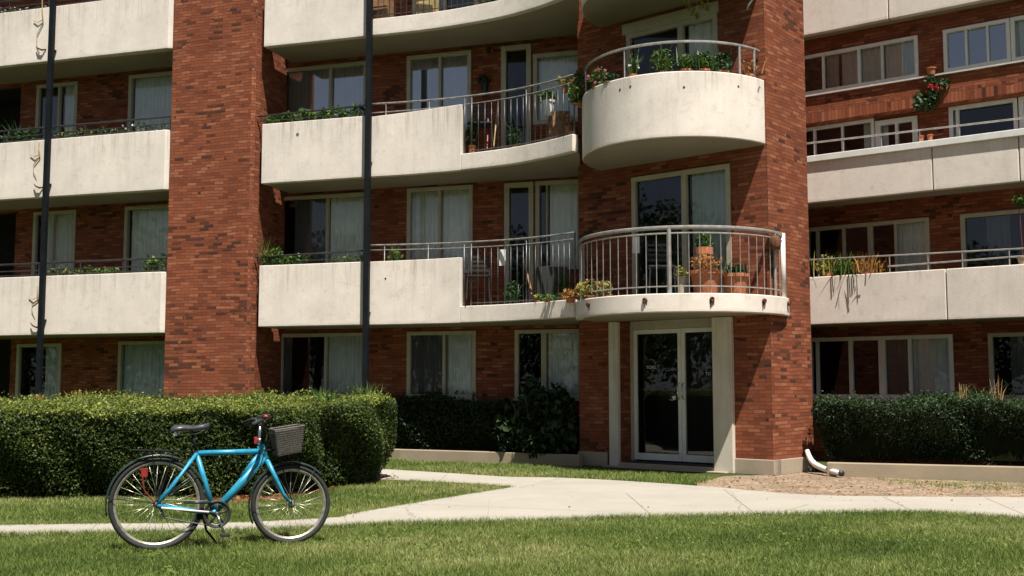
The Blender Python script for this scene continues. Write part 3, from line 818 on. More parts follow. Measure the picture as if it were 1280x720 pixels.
def balcony_mid(z0, ztA, ztB, full_b=True, zrail=None, zrail2=None):
    # floor slab following the curve
    poly = [M.pt(-2.33, -.12, 0)[:2]] + inward(cvline(0, CL, 26), .10) + [(1.12, 18.2), (1.22, 20.0), M.pt(3.6, DW + .003, 0)[:2], M.pt(-2.33, DW + .003, 0)[:2]]
    m = MB(); m.prism(poly, z0 + .004, z0 + .25)
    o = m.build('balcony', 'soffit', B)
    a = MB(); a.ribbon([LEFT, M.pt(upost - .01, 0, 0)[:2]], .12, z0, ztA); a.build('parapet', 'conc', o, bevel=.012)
    if full_b:
        pts = [M.pt(upost + .01, 0, 0)[:2]] + cvline(.05, tB, 8)
        a = MB(); a.ribbon(pts, .12, z0, ztB, zt=[ztB[0] + (ztB[1] - ztB[0]) * i / (len(pts) - 1) for i in range(len(pts))])
        a.build('parapet', 'conc', o, bevel=.008)
        a = MB(); a.ribbon(cvline(tB + .003, CL, 22), .12, z0 + .002, z0 + .29); a.build('slab_edge', 'conc', o, bevel=.012)
    else:
        pts = [M.pt(upost + .01, 0, 0)[:2]] + cvline(.05, CL, 26)
        a = MB(); a.ribbon(pts, .12, z0, z0 + .31); a.build('slab_edge', 'conc', o, bevel=.012)
    return o
z2a = M.z(330, 155); z2b = (M.z(466, 146), at_dist(575, 130, cv_at(tB)[1])[2])
z1a = M.z(325, 332); z1b = (M.z(466, 327), at_dist(575, 321.5, cv_at(tB)[1])[2])
b1 = balcony_mid(2.43, z1a, z1b)
b2 = balcony_mid(5.12, z2a, z2b)
b3 = balcony_mid(7.75, 9.05, None, False)
# railings of the middle bay
def mid_rail(par, zb, zA, ztop_px, zlow_px, zfloor):
    zt = M.z(466, ztop_px[0]); zl = M.z(466, zlow_px[0])
    # over the left parapet
    r = MB(); r.tube([M.pt(-2.46, -.06, zA + .17), M.pt(upost, -.06, zA + .21)], .017, 6)
    r.tube([M.pt(-2.4, -.06, zA + .07), M.pt(upost, -.06, zA + .07)], .008, 6)
    for k in range(4): r.tube([M.pt(-2.3 + k * .72, -.06, zA - .02), M.pt(-2.3 + k * .72, -.06, zA + .19)], .011, 6)
    r.build('railing', 'rail_dark', par)
    line = inward([M.pt(upost + .02, 0, 0)[:2]] + cvline(.05, CL - .02, 30), .06)
    r = MB()
    zz1 = at_dist(717, ztop_px[1], cv[-1][1])[2]; zz2 = at_dist(717, zlow_px[1], cv[-1][1])[2]
    n = len(line)
    def rl(z0_, z1_, rr, s=0, mi=0): r.tube([(p[0], p[1], z0_ + (z1_ - z0_) * i / (n - 1)) for i, p in enumerate(line) if i >= s], rr, 8, mi=mi)
    rl(zt, zz1, .017, 0, 1); rl(zl, zz2, .010, 0, 1)
    k0 = next(i for i, p in enumerate(line) if p[0] / p[1] > (582 - 640) / 1400)
    rl(zfloor + .05, zfloor + .05, .009, k0)
    L = line[k0:]; tot = sum(math.dist(a, b) for a, b in zip(L, L[1:])); nb = 17
    acc = 0; want = 0; step = tot / nb
    for a, b in zip(L, L[1:]):
        d = math.dist(a, b)
        while want <= acc + d + 1e-6:
            t = (want - acc) / d; p = (a[0] + (b[0]-a[0])*t, a[1] + (b[1]-a[1])*t); f = (p[0] - line[0][0]) / (line[-1][0] - line[0][0])
            r.tube([(p[0], p[1], zfloor - .01), (p[0], p[1], zl + (zz2 - zl) * f)], .0065, 6)
            want += step
        acc += d
    for i in (2, 8, 13, k0, k0 + 8, n - 1):
        p = line[min(i, n-1)]; f = i / (n - 1)
        r.tube([(p[0], p[1], zfloor), (p[0], p[1], zt + (zz1 - zt) * f)], .013, 8)
    r.build('railing', ['rail_mid', 'rail_soft'], par, smooth=True)
mid_rail(b1, 0, z1a, (306, 290), (312, 298), 2.72)
mid_rail(b2, 0, z2a, (129, 92), (140, 101), 5.41)
pts = inward([M.pt(upost + .02, 0, 0)[:2]] + cvline(.05, CL - .02, 26), .06)
railing_on(pts, 8.05, [(8.95, .02), (8.14, .01), (8.88, .012)], 8.95, par=b3, n_bal=38, mat='rail_dark')
# drain holes and stains in the parapets
def hole(F, x, y, par, r=.028, ring='rust'):
    u, z = F.uz(x, y, .0); m = MB()
    ax = (Vector((F.c, -F.s, 0)), Vector((0, 0, 1)), Vector((-F.s, -F.c, 0)))
    m.lathe(F.pt(u, -.004, z), [(r, 0), (r, .009), (r * .6, .011), (r * .55, .002)], 12, ax=ax)
    return m.build('drain_spout', ring, par)
hole(M, 372, 168, b2); hole(M, 535, 151, b2)
hole(M, 535, 335, b1); hole(M, 482, 348, b1, .016)

# ---- tall black steel posts in front of the bays
for x, z1 in ((58, 10.5), (460, 10.5)):
    u = M.u(x, .10, 250); m = MB()
    m.box(M, u - .052, u + .052, .085, .16, 0.03, z1)
    m.box(M, u - .055, u + .055, .06, .17, 0, .03)
    for z in (2.62, 5.35, 8.1): m.box(M, u - .03, u + .03, .003, .09, z, z + .04)
    o = m.build('steel_post', 'black_iron', B)

# ---- entrance tower
CT = (2.70, 17.85)
tops = []
def tu(x, y): return T.u(x, 0, y)
# ground floor recess for the doors
uL, uR = tu(776, 500), tu(905, 500)
tops.append((uL, uR, .0, 2.42))
tops.append(window(T, tu(792, 300), tu(913, 300), 2.70, 4.77, 0, [(tu(856, 300), .09)], [(tu(861, 300), tu(911, 300), C2)], fw=.06))
tops.append(window(T, tu(785, 60), tu(896, 60), 5.30, 7.22, 0, [(tu(851, 60), .10)], [(tu(857, 60), tu(894, 60), C1)], fw=.06, head=.0))
# plinths below the brick are pale concrete, 25 mm proud
wall(T, -3.62, 0, 0, 10.8, 0, .22, tops)
m = MB(); m.box(T, tu(779, 30), tu(899, 30), .0, .045, 7.235, 7.42); m.build('window_lintel', 'frame', B, bevel=.008)
m = MB()   # return walls of the tower
E1 = T.pt(0, -1.33, 0)
def tprism(m, pts, z0, z1): m.prism([T.pt(u, d, 0)[:2] for u, d in pts], z0, z1)
tprism(m, [(-.22, -.2203), (0, -.2203), (0, -1.33), (-.22, -1.33)], 0, 10.8)
tprism(m, [(-3.62, -.222), (-3.40, -.222), (-3.40, -2.4), (-3.62, -2.4)], 0, 10.8)
m.prism([(4.56, 17.9), (4.74, 17.80), (5.40, 21.6), (5.2, 21.6)], 0, 10.8)
m.build('brick_wall', 'brick', B)
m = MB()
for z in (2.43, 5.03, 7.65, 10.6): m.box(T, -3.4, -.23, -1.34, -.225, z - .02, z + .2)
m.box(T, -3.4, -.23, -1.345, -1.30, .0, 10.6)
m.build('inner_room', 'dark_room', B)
m = MB()
m.box(T, -3.645, tu(760, 560), -.2, .025, 0, .235); m.build('plinth', 'conc_plain', B, bevel=.01); m = MB(); m.box(T, uR + .0, .025, -.2, .025, 0, .235)
m.prism([T.pt(.0, .02, 0)[:2], T.pt(.025, .02, 0)[:2], T.pt(.025, -1.33, 0)[:2], T.pt(.0, -1.33, 0)[:2]], 0, .235)
m.build('plinth', 'conc_plain', B, bevel=.01)
# side reveals, step and columns
m = MB(); m.box(T, uL - .05, uL, -.40, -.221, 0, 2.42); m.box(T, uR, uR + .1, -.40, -.221, 0, 2.42); m.build('door_reveal', 'brick', B)
m = MB(); m.box(T, uL + .003, uR - .003, -.42, .06, 0, .085); m.box(T, uL - .25, uR + .1, .061, .17, 0, .03); m.build('doorstep', 'conc_plain', B, bevel=.01)
m = MB(); m.box(T, uL + .1, uR - .06, -.28, .04, .087, .10); tag(m.build('plate', 'mat'), 'charcoal doormat on the step at the glazed entrance doors', 'plate')  # thin charcoal sheet laid over the step
for x0, x1, y in ((759.5, 771, 500), (889.5, 914, 500)):
    m = MB(); a, b = T.u(x0, .10, y), T.u(x1, .10, y)
    m.box(T, a, b, -.12, .07, 0, 2.395); m.build('column', 'column', B, bevel=.012)
# entrance doors
DD = -.30
def td(x, y=500): return T.u(x, DD, y)
zb = .10; zt_ = 2.27
d0, d1, dm = td(790), td(902), td(852)
m = MB(); m.box(T, d0 - .05, d0 + .03, DD - .08, DD + .02, zb, zt_ + .06); m.box(T, d1, d1 + .05, DD - .08, DD + .02, zb, zt_ + .06)
m.box(T, d0 - .05, d1 + .05, DD - .081, DD + .022, zt_, zt_ + .07); m.box(T, uL + .001, uR - .001, DD - .079, DD + .018, zt_ + .07, 2.419)
ed = m.build('entrance_door', 'frame', B, bevel=.005)
lettering = []
for a, b in ((d0 + .035, dm - .003), (dm + .003, d1 - .004)):
    m = MB(); w = .065
    m.box(T, a, a + w, DD - .05, DD, zb + .02, zt_ - .005); m.box(T, b - w, b, DD - .05, DD, zb + .02, zt_ - .005)
    m.box(T, a + w, b - w, DD - .049, DD - .002, zb + .02, zb + .13); m.box(T, a + w, b - w, DD - .049, DD - .002, zt_ - .075, zt_ - .005)
    lf = m.build('door_leaf', 'white', ed, bevel=.005)
    g = MB(); g.quad([T.pt(a + w, DD - .03, zb + .12), T.pt(b - w, DD - .03, zb + .12), T.pt(b - w, DD - .03, zt_ - .07), T.pt(a + w, DD - .03, zt_ - .07)])
    g.build('pane', 'glass', ed)
    p = MB(); p.box(T, a + w, b - w, DD - .045, DD - .034, 1.26, 1.29); p.build('push_bar', 'rail_dark', ed)
m = MB()
for du, s in ((-.04, 1), (.045, 1)):
    u = dm + du
    m.tube([T.pt(u, DD, 1.12), T.pt(u, DD + .05, 1.14), T.pt(u, DD + .055, 1.25), T.pt(u, DD + .05, 1.36), T.pt(u, DD, 1.38)], .011, 6)
m.box(T, dm - .20, dm - .10, DD + .001, DD + .025, 1.10, 1.19)
m.tube([T.pt(dm - .22, DD + .04, 1.13), T.pt(dm - .15, DD + .055, 1.10), T.pt(dm - .08, DD + .04, 1.13)], .012, 6)
m.build('handle', 'chrome', ed, smooth=True)
def text_on(F, txt, u, d, z, size, mat, parent, name='lettering'):
    cu = bpy.data.curves.new(name, 'FONT'); cu.body = txt; cu.size = size; cu.extrude = .0015; cu.align_x = 'CENTER'
    to = bpy.data.objects.new('tmp_text', cu); COL.objects.link(to); bpy.context.view_layer.update()
    me = bpy.data.meshes.new_from_object(to.evaluated_get(bpy.context.evaluated_depsgraph_get())); bpy.data.objects.remove(to)
    for v in me.vertices:
        x, y, zz = v.co; v.co = Vector(F.pt(u + x, d + zz, z + y)) - Vector(F.pt(u, d, z))
    me.materials.clear(); me.materials.append(MT[mat]); me.name = name
    o = bpy.data.objects.new(name, me); return reg(o, F.pt(u, d, z), parent)
text_on(T, 'TORS.', td(813, 458), DD - .026, T.z(813, 461, DD), .075, 'paper', ed)
text_on(T, 'TO', td(884, 466), DD - .026, T.z(884, 469, DD), .07, 'paper', ed)

# ---- round balconies
def arc(c, r, a0, a1, n=40): return [(c[0] + r * math.cos(R(a0 + (a1 - a0) * i / (n-1))), c[1] + r * math.sin(R(a0 + (a1 - a0) * i / (n-1)))) for i in range(n)]
A0, A1 = 139, 319      # the half circle in front of the tower's front wall
def drum(c, r, z0, z1):
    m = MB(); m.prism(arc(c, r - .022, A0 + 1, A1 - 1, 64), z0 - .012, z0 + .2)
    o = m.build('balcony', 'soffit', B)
    a = MB(); a.ribbon(arc(c, r, A0, A1, 64), .1, z0, z1)
    a.build('parapet', 'conc', o, smooth=False, bevel=.015)
    return o
zt2 = at_dist(867, 89, 16.32)[2]
def smooth_curved(o):
    for ch in [o] + list(o.children):
        if ch.type == 'MESH':
            for p in ch.data.polygons: p.use_smooth = True
            ch.data.set_sharp_from_angle(angle=R(30)) if hasattr(ch.data, 'set_sharp_from_angle') else None
drumB = drum(CT, 1.56, 5.0, zt2); smooth_curved(drumB)
drumC = drum(CT, 1.56, 7.50, 8.62); smooth_curved(drumC)
zr2 = at_dist(857, 53, 16.4)[2]
railing_on(arc(CT, 1.50, A0 + 2, A1 - 2, 48), zt2, [(zr2, .022)], zr2, par=drumB, mat='rail_light', posts=[(.02, zr2, .014), (.22, zr2, .016), (.5, zr2, .012), (.90, zr2, .02), (.97, zr2, .02)])
for x, y in ((775, 112), (788, 108), (855, 109), (923, 108)):
    # small fixing holes, on the curved face
    rr = ray(x, y); best = None
    dx, dy = rr[0] / rr[1], 1.0
    # intersect bearing with circle
    a = dx*dx + 1; b = -2 * (dx * CT[0] + CT[1]); c_ = CT[0]**2 + CT[1]**2 - 1.56**2
    Y = (-b - math.sqrt(b*b - 4*a*c_)) / (2*a); p = at_dist(x, y, Y)
    nrm = Vector((p[0] - CT[0], p[1] - CT[1], 0)).normalized(); tx = Vector((-nrm.y, nrm.x, 0))
    m = MB(); m.lathe(Vector(p) - nrm * .004, [(.018, 0), (.018, .008), (.01, .010)], 10, ax=(tx, Vector((0, 0, 1)), nrm)); m.build('drain_spout', 'rust', drumB)
# first floor slab of the tower (no parapet, railed)
C1c = (2.72, 17.87); r1 = 1.70
m = MB()
m.prism(arc(C1c, r1 - .1, A0 + 5, A1 + 14, 50), 2.404, 2.64)
b1t = m.build('balcony', 'soffit', B)
a = MB(); a.ribbon(arc(C1c, r1, A0 + 28, A1 + 15, 60), .12, 2.40, 2.672); a.build('slab_edge', 'conc', b1t, bevel=.012)
m = MB(); e = arc(C1c, r1, A0 + 28, A1 + 15, 60)[-1]
m.prism([arc(C1c, r1, A1 + 8, A1 + 15.4, 2)[0], e, (e[0] - .62, e[1] + .35), T.pt(.05, -.1, 0)[:2]], 2.403, 2.668); m.build('slab_edge', 'conc', b1t)
smooth_curved(b1t)
zr1 = at_dist(857, 284, 16.3)[2]
rp1 = arc(C1c, r1 - .07, A0 + 26, A1 + 13, 60)
railing_on(rp1, 2.66, [(zr1, .024), (zr1 - .09, .012), (zr1 - .025, .010), (2.78, .009)], zr1 - .09, par=b1t, mat='rail_light', n_bal=30, br=.0062, posts=[(.0, zr1, .02), (.54, zr1, .03), (.93, zr1, .022)])
p = rp1[-1]
m = MB(); m.tube([(p[0], p[1], 2.66), (p[0], p[1], zr1 + .02)], .045, 12); m.tube([(p[0] - .12, p[1] - .07, 2.66), (p[0] - .12, p[1] - .07, zr1 - .2)], .022, 10); m.build('rail_post', 'white', b1t, smooth=True)
# rusty anchor stubs on the slab edge
for an in (172, 205, 243, 276, 306, 331):
    q = arc(C1c, r1, an, an, 1) if False else [(C1c[0] + r1 * math.cos(R(an)), C1c[1] + r1 * math.sin(R(an)))]
    nrm = Vector((math.cos(R(an)), math.sin(R(an)), 0)); tx = Vector((-nrm.y, nrm.x, 0))
    m = MB(); c = Vector((q[0][0], q[0][1], 2.585)) - nrm * .01
    m.lathe(c, [(.035, 0), (.034, .035), (.022, .05), (.012, .03)], 10, ax=(tx, Vector((0, 0, 1)), nrm))
    m.lathe(c + Vector((0, 0, -.02)), [(.022, 0), (.02, .05)], 6, ax=(tx, Vector((0, 0, 1)), nrm))
    # rust run below
    for k in range(3):
        w = .012 + .01 * random.random(); oo = (k - 1) * .025
        h_ = random.uniform(.05, .15)
        P0 = c + nrm * .0125 + tx * oo
        m.quad([P0 - tx * w, P0 + tx * w, P0 + tx * w * .3 + Vector((0, 0, -h_)), P0 - tx * w * .3 + Vector((0, 0, -h_))])
    m.build('anchor_stub', 'rust', b1t)

# ---- downspout with its kicked-out foot
m = MB()
q = [T.pt(.10, -.62, 0), T.pt(.10, -.60, 0)]
gx = [gr(1013, 580), gr(1024, 590), gr(1040, 597), gr(1056, 599)]
P_ = [(4.545, 17.40, .34), (4.55, 17.34, .27), (4.56, 17.24, .20), (4.58, 17.10, .15), (4.62, 16.90, .115), (4.67, 16.70, .09), (4.72, 16.52, .075), (4.76, 16.40, .07)]
m.tube(P_, [.036, .04, .042, .044, .044, .042, .04, .04], 10); m.build('downspout', 'white', B, smooth=True)
m = MB(); m.tube([(4.755, 16.425, .071), (4.775, 16.37, .068)], .043, 10); m.build('downspout_shoe', 'plastic_dark', B, smooth=True)

# ---- right wing
def wu(x, y, d): return W.u(x, d, y)
WB = -1.04
wops = []
def ww(x0, x1, z0, z1, y, d, mull=(), curt=(), lst=None, **k):
    cs = [(wu(a, y, d), wu(b, y, d), c) for a, b, c in curt]
    lst.append(window(W, wu(x0, y, d), wu(x1, y, d), z0, z1, d, [(wu(v[0], y, d), v[1]) if isinstance(v, tuple) else wu(v, y, d) for v in mull], cs, **k))
ww(1012, 1191, 1.13, 2.20, 458, WB, [(1022, .05), (1064, .07), (1103, .12), (1138, .06)], [(1140, 1189, C2), (1106, 1136, C3)], wops, mat='white', sill=True)
ww(1238, 1320, 1.13, 2.20, 458, WB, [(1290, .06)], [(1262, 1288, C3)], wops, sill=True)
ww(1008, 1161, 2.75, 4.24, 300, WB, [(1022, .05), (1055, .05), (1088, .09), (1120, .05)], [(1121, 1159, C2)], wops)
ww(1203, 1330, 2.75, 4.24, 300, WB, [(1300, .05)], [(1232, 1262, C3)], wops)
wall(W, -1.6, 8, 0, 4.78, WB, .24, wops)
lo = []; DL = -.62
zl0, zl1 = 5.20, W.z(1100, 148, DL)
ww(1002, 1092, 5.0, zl1, 165, DL, [(1018, .035), (1053, .035)], [(1078, 1090, C2)], lo, mat='white', fw=.04)
ww(1096, 1146, 5.0, zl1 - .06, 165, DL, [(1121, .05)], [(1100, 1108, C2)], lo, mat='white', fw=.07)
ww(1188, 1271, 5.0, zl1, 150, DL, [(1197, .05)], [(1189, 1197, C2)], lo, mat='white', fw=.045)
ww(1276, 1380, 5.0, zl1, 150, DL, [(1320, .05)], [(1277, 1319, C1)], lo, mat='white')
wall(W, -1.6, 8, 4.782, zl1 + .02, DL, .24, lo)
up = []; DU = -.30
zu0 = W.z(1100, 103, DU); zu1 = W.z(1100, 54, DU)
m = MB(); m.box(W, -1.6, 8, DU + .001, DU + .045, zu0 - .05, zu0 - .022); m.build('window_ledge', 'white', B)
ww(1000, 1147, zu0, zu1, 85, DU, [(1029, .035), (1074, .05), (1103, .035)], [(1031, 1047, C2), (1050, 1102, C1), (1104, 1145, C1)], up, mat='white', fw=.04, mw=.04, glass='glass_mid')  # pale curtains added as stand-ins for reflected sky
ww(1181, 1262, zu0, zu1, 60, DU, [(1208, .035), (1235, .035)], [], up, mat='white', fw=.04, glass='glass_coated')
ww(1266, 1380, zu0, zu1, 60, DU, [(1320, .05)], [(1267, 1319, C1)], up, mat='white', fw=.04)
zbnd = W.z(1100, 141, DU)
wall(W, -1.6, 8, zbnd + .22, 10.8, DU, .3, up)
m = MB(); m.box(W, -1.6, 8, DU - .30, DU + .004, zbnd, zbnd + .22); m.build('soldier_course', 'brick_soldier', B)
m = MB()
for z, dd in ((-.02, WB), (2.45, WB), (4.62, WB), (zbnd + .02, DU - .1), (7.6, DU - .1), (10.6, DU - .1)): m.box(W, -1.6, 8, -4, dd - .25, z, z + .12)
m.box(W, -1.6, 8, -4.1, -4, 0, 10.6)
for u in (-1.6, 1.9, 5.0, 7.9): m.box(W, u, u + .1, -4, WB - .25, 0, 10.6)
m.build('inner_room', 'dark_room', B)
def wing_balcony(z0, zt, joints, ledge=False, dB=WB):
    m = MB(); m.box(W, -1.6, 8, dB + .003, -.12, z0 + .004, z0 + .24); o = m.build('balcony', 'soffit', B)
    us = [-1.6] + joints + [8]
    for a, b in zip(us, us[1:]):
        p = MB(); p.box(W, a + .008, b - .008, -.12, 0, z0, zt)
        p.build('parapet', 'conc', o, bevel=.012)
    if ledge:
        p = MB(); p.box(W, -1.6, 8, -.16, .05, zt - .005, zt + .11); p.build('ledge', 'white', o, bevel=.01)
    return o
w1 = wing_balcony(2.40, 3.23, [W.u(1183, 0, 370)])
w2 = wing_balcony(4.54, 5.26, [W.u(1165, 0, 200), W.u(1274, 0, 200)], True, DL)
w3 = wing_balcony(7.56, 8.8, [W.u(1110, 0, 10)], False, DU)
def wrail(par, pts, mat='steel', r=.014):
    m = MB()
    for (x0, y0, x1, y1) in pts:
        a = W.uz(x0, y0, -.05); b = W.uz(x1, y1, -.05); k = (8 - a[0]) / (b[0] - a[0]) if x1 >= 1270 else 1
        m.tube([W.pt(a[0], -.05, a[1]), W.pt(a[0] + (b[0]-a[0]) * k, -.05, a[1] + (b[1] - a[1]) * k)], r, 6)
    return m
m = wrail(w2, [(1003, 180, 1275, 148)], r=.016)
for x in (1018, 1054, 1102, 1150, 1200): u = W.u(x, -.05, 180); m.tube([W.pt(u, -.05, 5.36), W.pt(u, -.05, W.z(x, 180 - (x - 1003) * .118, -.05))], .009, 6)
m.build('railing', 'rail_light', w2)
m = wrail(w1, [(1009, 325, 1280, 310.5), (1110, 333, 1280, 320)], r=.014)
for x in (1017, 1112, 1160, 1203, 1262): u = W.u(x, -.05, 330); m.tube([W.pt(u, -.05, 3.21), W.pt(u, -.05, W.z(x, 325 - (x - 1009) * .0535, -.05))], .011, 6)
m.build('railing', 'rail_light', w1)
# roof
m = MB()
m.box(M, -13, 4.6, bk, .05, 10.81, 11.0)
m.box(W, -1.6, 8, -4.1, .05, 10.815, 11.01)
m.box(T, -3.9, .2, -3.5, .05, 10.82, 11.02)
m.build('roof', 'conc', B)

# ================================================================ BICYCLE
bx0 = Vector((-2.85, 9.11, 0)); bx1 = Vector((-1.845, 9.48, 0))
bd = (bx1 - bx0).normalized(); bn = Vector((bd.y, -bd.x, 0)); WB_ = (bx1 - bx0).length
def bp(x, l, z):
    lean = 0.035
    return bx0 + bd * x + bn * (l - z * lean) + Vector((0, 0, z + .004))
bike = thing('bicycle', tuple(bx0 + bd * .5), 'sky blue city bicycle with a dark front basket parked on the lawn edge', 'bicycle')
def wheel(cx, rad, name='wheel'):
    m = MB(); n = 48
    def ring(rr): return [bp(cx + rr * math.cos(2*PI*i/n), 0, rad + rr * math.sin(2*PI*i/n)) for i in range(n)]
    m.tube(ring(rad - .045), .012, 8, True, 0)
    m.tube(ring(rad - .055), .007, 6, True, 0)
    for i in range(28):
        a = 2 * PI * i / 28; sgn = 1 if i % 2 else -1; off = .35 * (1 if (i // 2) % 2 else -1)
        m.tube([bp(cx + .02 * math.cos(a + off * 3), sgn * .03, rad + .02 * math.sin(a + off * 3)), bp(cx + (rad - .05) * math.cos(a), 0, rad + (rad - .05) * math.sin(a))], .0019, 4, False, 1)
    m.tube([bp(cx, -.06, rad), bp(cx, .06, rad)], [.018, .018], 12)
    m.tube([bp(cx, -.035, rad), bp(cx, -.028, rad)], .03, 12); m.tube([bp(cx, .028, rad), bp(cx, .035, rad)], .03, 12)
    w = m.build(name, ['rim', 'spoke'], bike, smooth=True)
    t = MB(); t.tube(ring(rad - .021), .021, 10, True); t.build('tyre', 'rubber', w, smooth=True)
    return w
RR, RF = .372, .330
wheel(0, RR); wheel(WB_, RF)
def guard(cx, rad, a0, a1):
    m = MB(); n = 30; g = rad + .014
    base = len(m.v)
    for i in range(n + 1):
        a = R(a0 + (a1 - a0) * i / n)
        for l, dr in ((-.026, -.006), (-.018, .004), (0, .007), (.018, .004), (.026, -.006)):
            m.v.append(tuple(bp(cx + (g + dr) * math.cos(a), l, rad + (g + dr) * math.sin(a))))
    for i in range(n):
        for j in range(4): m.f.append((base + i*5 + j, base + i*5 + j + 1, base + i*5 + j + 6, base + i*5 + j + 5)); m.m.append(0)
    for a in (a0 + (a1 - a0) * .08, a0 + (a1 - a0) * .88):
        for l in (-.03, .03): m.tube([bp(cx, l * 1.6, rad), bp(cx + g * math.cos(R(a)), l, rad + g * math.sin(R(a)))], .0028, 5)
    o = m.build('mudguard', 'guard', bike, smooth=True)
    s = o.modifiers.new('thick', 'SOLIDIFY'); s.thickness = .002
    return o
guard(0, RR, 22, 192); guard(WB_, RF, 42, 205)
BBp = (.445, .285); SC = (.30, .765); HT = (.815, .80); HB = (.862, .69)
def J(p, l=0): return bp(p[0], l, p[1])
m = MB()
m.tube([J(SC), J((HT[0], HT[1] - .03))], [.022, .024], 12)
m.tube([J(BBp), J(SC)], [.023, .020], 12)
m.tube([J((HB[0] - .02, HB[1] + .035)), J((.62, .47)), J(BBp)], [.038, .034, .030], 12)
m.tube([J((HT[0] - .01, HT[1] - .05)), J((.66, .56))], [.022, .016], 10)
m.tube([J((HT[0] - .004, HT[1] + .02)), J((HB[0] + .004, HB[1] - .01))], .029, 12)
for s in (-1, 1):
    m.tube([J(SC, s * .016), J((.12, .515), s * .042), J((0, RR), s * .06)], [.015, .014, .013], 8)
    m.tube([J((BBp[0] - .03, BBp[1]), s * .03), J((.25, .31), s * .045), J((0, RR - .01), s * .06)], [.017, .016, .014], 8)
m.tube([J(BBp, -.04), J(BBp, .04)], .028, 14)
m.build('frame', 'blue_paint', bike, smooth=True)
# the fork, blue and raked
m = MB()
m.tube([J((HB[0] + .008, HB[1] - .005), -.05), J((HB[0] + .008, HB[1] - .005), .05)], .02, 10)
for s in (-1, 1):
    m.tube([J((HB[0] + .008, HB[1] - .005), s * .048), J((.945, .53), s * .052), J((1.0, .42), s * .054), J((WB_, RF), s * .055)], [.020, .017, .013, .010], 10)
m.build('fork', 'blue_paint', bike, smooth=True)
# saddle
m = MB(); prof = [(.095, .080, .945), (.12, .098, .965), (.19, .090, .972), (.27, .052, .962), (.34, .026, .972), (.395, .018, .985)]
base = len(m.v)
for x, w, z in prof:
    for k in range(10):
        a = 2 * PI * k / 10; m.v.append(tuple(bp(x, w * math.cos(a), z + .022 * math.sin(a) + (.006 if math.sin(a) > 0 else -.008 * (w > .06)))))
for i in range(len(prof) - 1):
    for k in range(10): m.f.append((base + i*10 + k, base + i*10 + (k+1) % 10, base + (i+1)*10 + (k+1) % 10, base + (i+1)*10 + k)); m.m.append(0)
m.f.append(tuple(base + k for k in range(9, -1, -1))); m.m.append(0); m.f.append(tuple(base + 50 + k for k in range(10))); m.m.append(0)
sd = m.build('saddle', 'saddle', bike, smooth=True)
m = MB()
for l in (-.02, .02): m.tube([bp(.13, l, .935), bp(.2, l, .915), bp(.30, l, .925), bp(.36, l, .955)], .0035, 6)
for l in (-.06, -.03, .03, .06): m.tube([bp(.12, l, .945), bp(.13, l, .91)], .010, 8)
m.build('seat_rail', 'chrome', sd)
m = MB(); m.tube([J(SC), bp(.262, 0, .93)], .0135, 10); m.tube([bp(.30, 0, .755), bp(.296, 0, .785)], .022, 10); m.build('seat_post', 'black_iron', bike, smooth=True)
# handlebar
m = MB()
st = bp(.808, 0, 1.0)
m.tube([J(HT), bp(.803, 0, .86), st], .013, 10)
m.tube([bp(.806, 0, .83), bp(.804, 0, .88)], .021, 10)
m.tube([st, bp(.84, 0, 1.02)], .013, 8)
L_ = [(.72, -.27, 1.005), (.775, -.22, 1.03), (.83, -.10, 1.03), (.84, 0, 1.02), (.83, .10, 1.03), (.775, .22, 1.03), (.72, .27, 1.005)]
m.tube([bp(*q) for q in L_], .011, 10)
hb = m.build('handlebar', 'chrome', bike, smooth=True)
for s in (-1, 1):
    g = MB(); g.tube([bp(.71, s * .275, 1.0), bp(.775, s * .22, 1.03), bp(.80, s * .17, 1.031)], [.016, .017, .015], 10); g.build('grip', 'rubber', hb, smooth=True)
    g = MB(); g.tube([bp(.81, s * .15, 1.02), bp(.80, s * .19, .99), bp(.73, s * .25, .975)], [.008, .006, .005], 6); g.wbox(tuple(bp(.82, s * .14, 1.045)), .018, .018, .016); g.build('brake_lever', 'black_iron', hb)
g = MB(); g.lathe(bp(.845, .06, 1.045), [(.022, 0), (.024, .012), (.014, .028), (.002, .034)], 14); g.build('bell', 'red', hb, smooth=True)
g = MB(); g.wbox(tuple(bp(.86, -.03, 1.06)), .035, .016, .018); g.wbox(tuple(bp(.80, .02, 1.05)), .02, .02, .02); g.build('head_lamp', 'plastic_dark', hb, bevel=.006)
g = MB()
for k, (l, e) in enumerate(((.10, .05), (-.10, -.05), (.13, .03))):
    g.tube([bp(.80, l, 1.0), bp(.86 + .02 * k, l * .8, .92), bp(.85, l * .4, .80), bp(.80, e, .72 - .05 * k)], .0035, 5)
g.build('cable', 'plastic_dark', bike)
g = MB(); g.wbox(tuple(bp(.775, 0, .86)), .012, .02, .03); g.build('reflector', 'red', bike, bevel=.006)
# basket
m = MB()
def bk_(x, l, t):   # t 0 bottom..1 top, flares upward
    fx = (.905 + .035 * (1 - t) + x * (.245 - .055 * (1 - t))); z = .752 + .215 * t + (x - .5) * .035
    return bp(fx, l * (.165 - .03 * (1 - t)), z)
def lattice(fn, nu, nv, r=.0024):
    for i in range(nu + 1): m.tube([fn(i / nu, 0), fn(i / nu, 1)], r, 4)
    for j in range(nv + 1): m.tube([fn(0, j / nv), fn(1, j / nv)], r, 4)
for s in (-1, 1): lattice(lambda a, b: bk_(a, s, b), 16, 12)
for x in (0, 1): lattice(lambda a, b: bk_(x, a * 2 - 1, b), 20, 12)
lattice(lambda a, b: bk_(a, b * 2 - 1, 0), 12, 14)
m.tube([bk_(0, -1, 1), bk_(1, -1, 1), bk_(1, 1, 1), bk_(0, 1, 1)], .006, 8, True)
bs = m.build('basket', 'wicker', bike)
m = MB(); e = .985
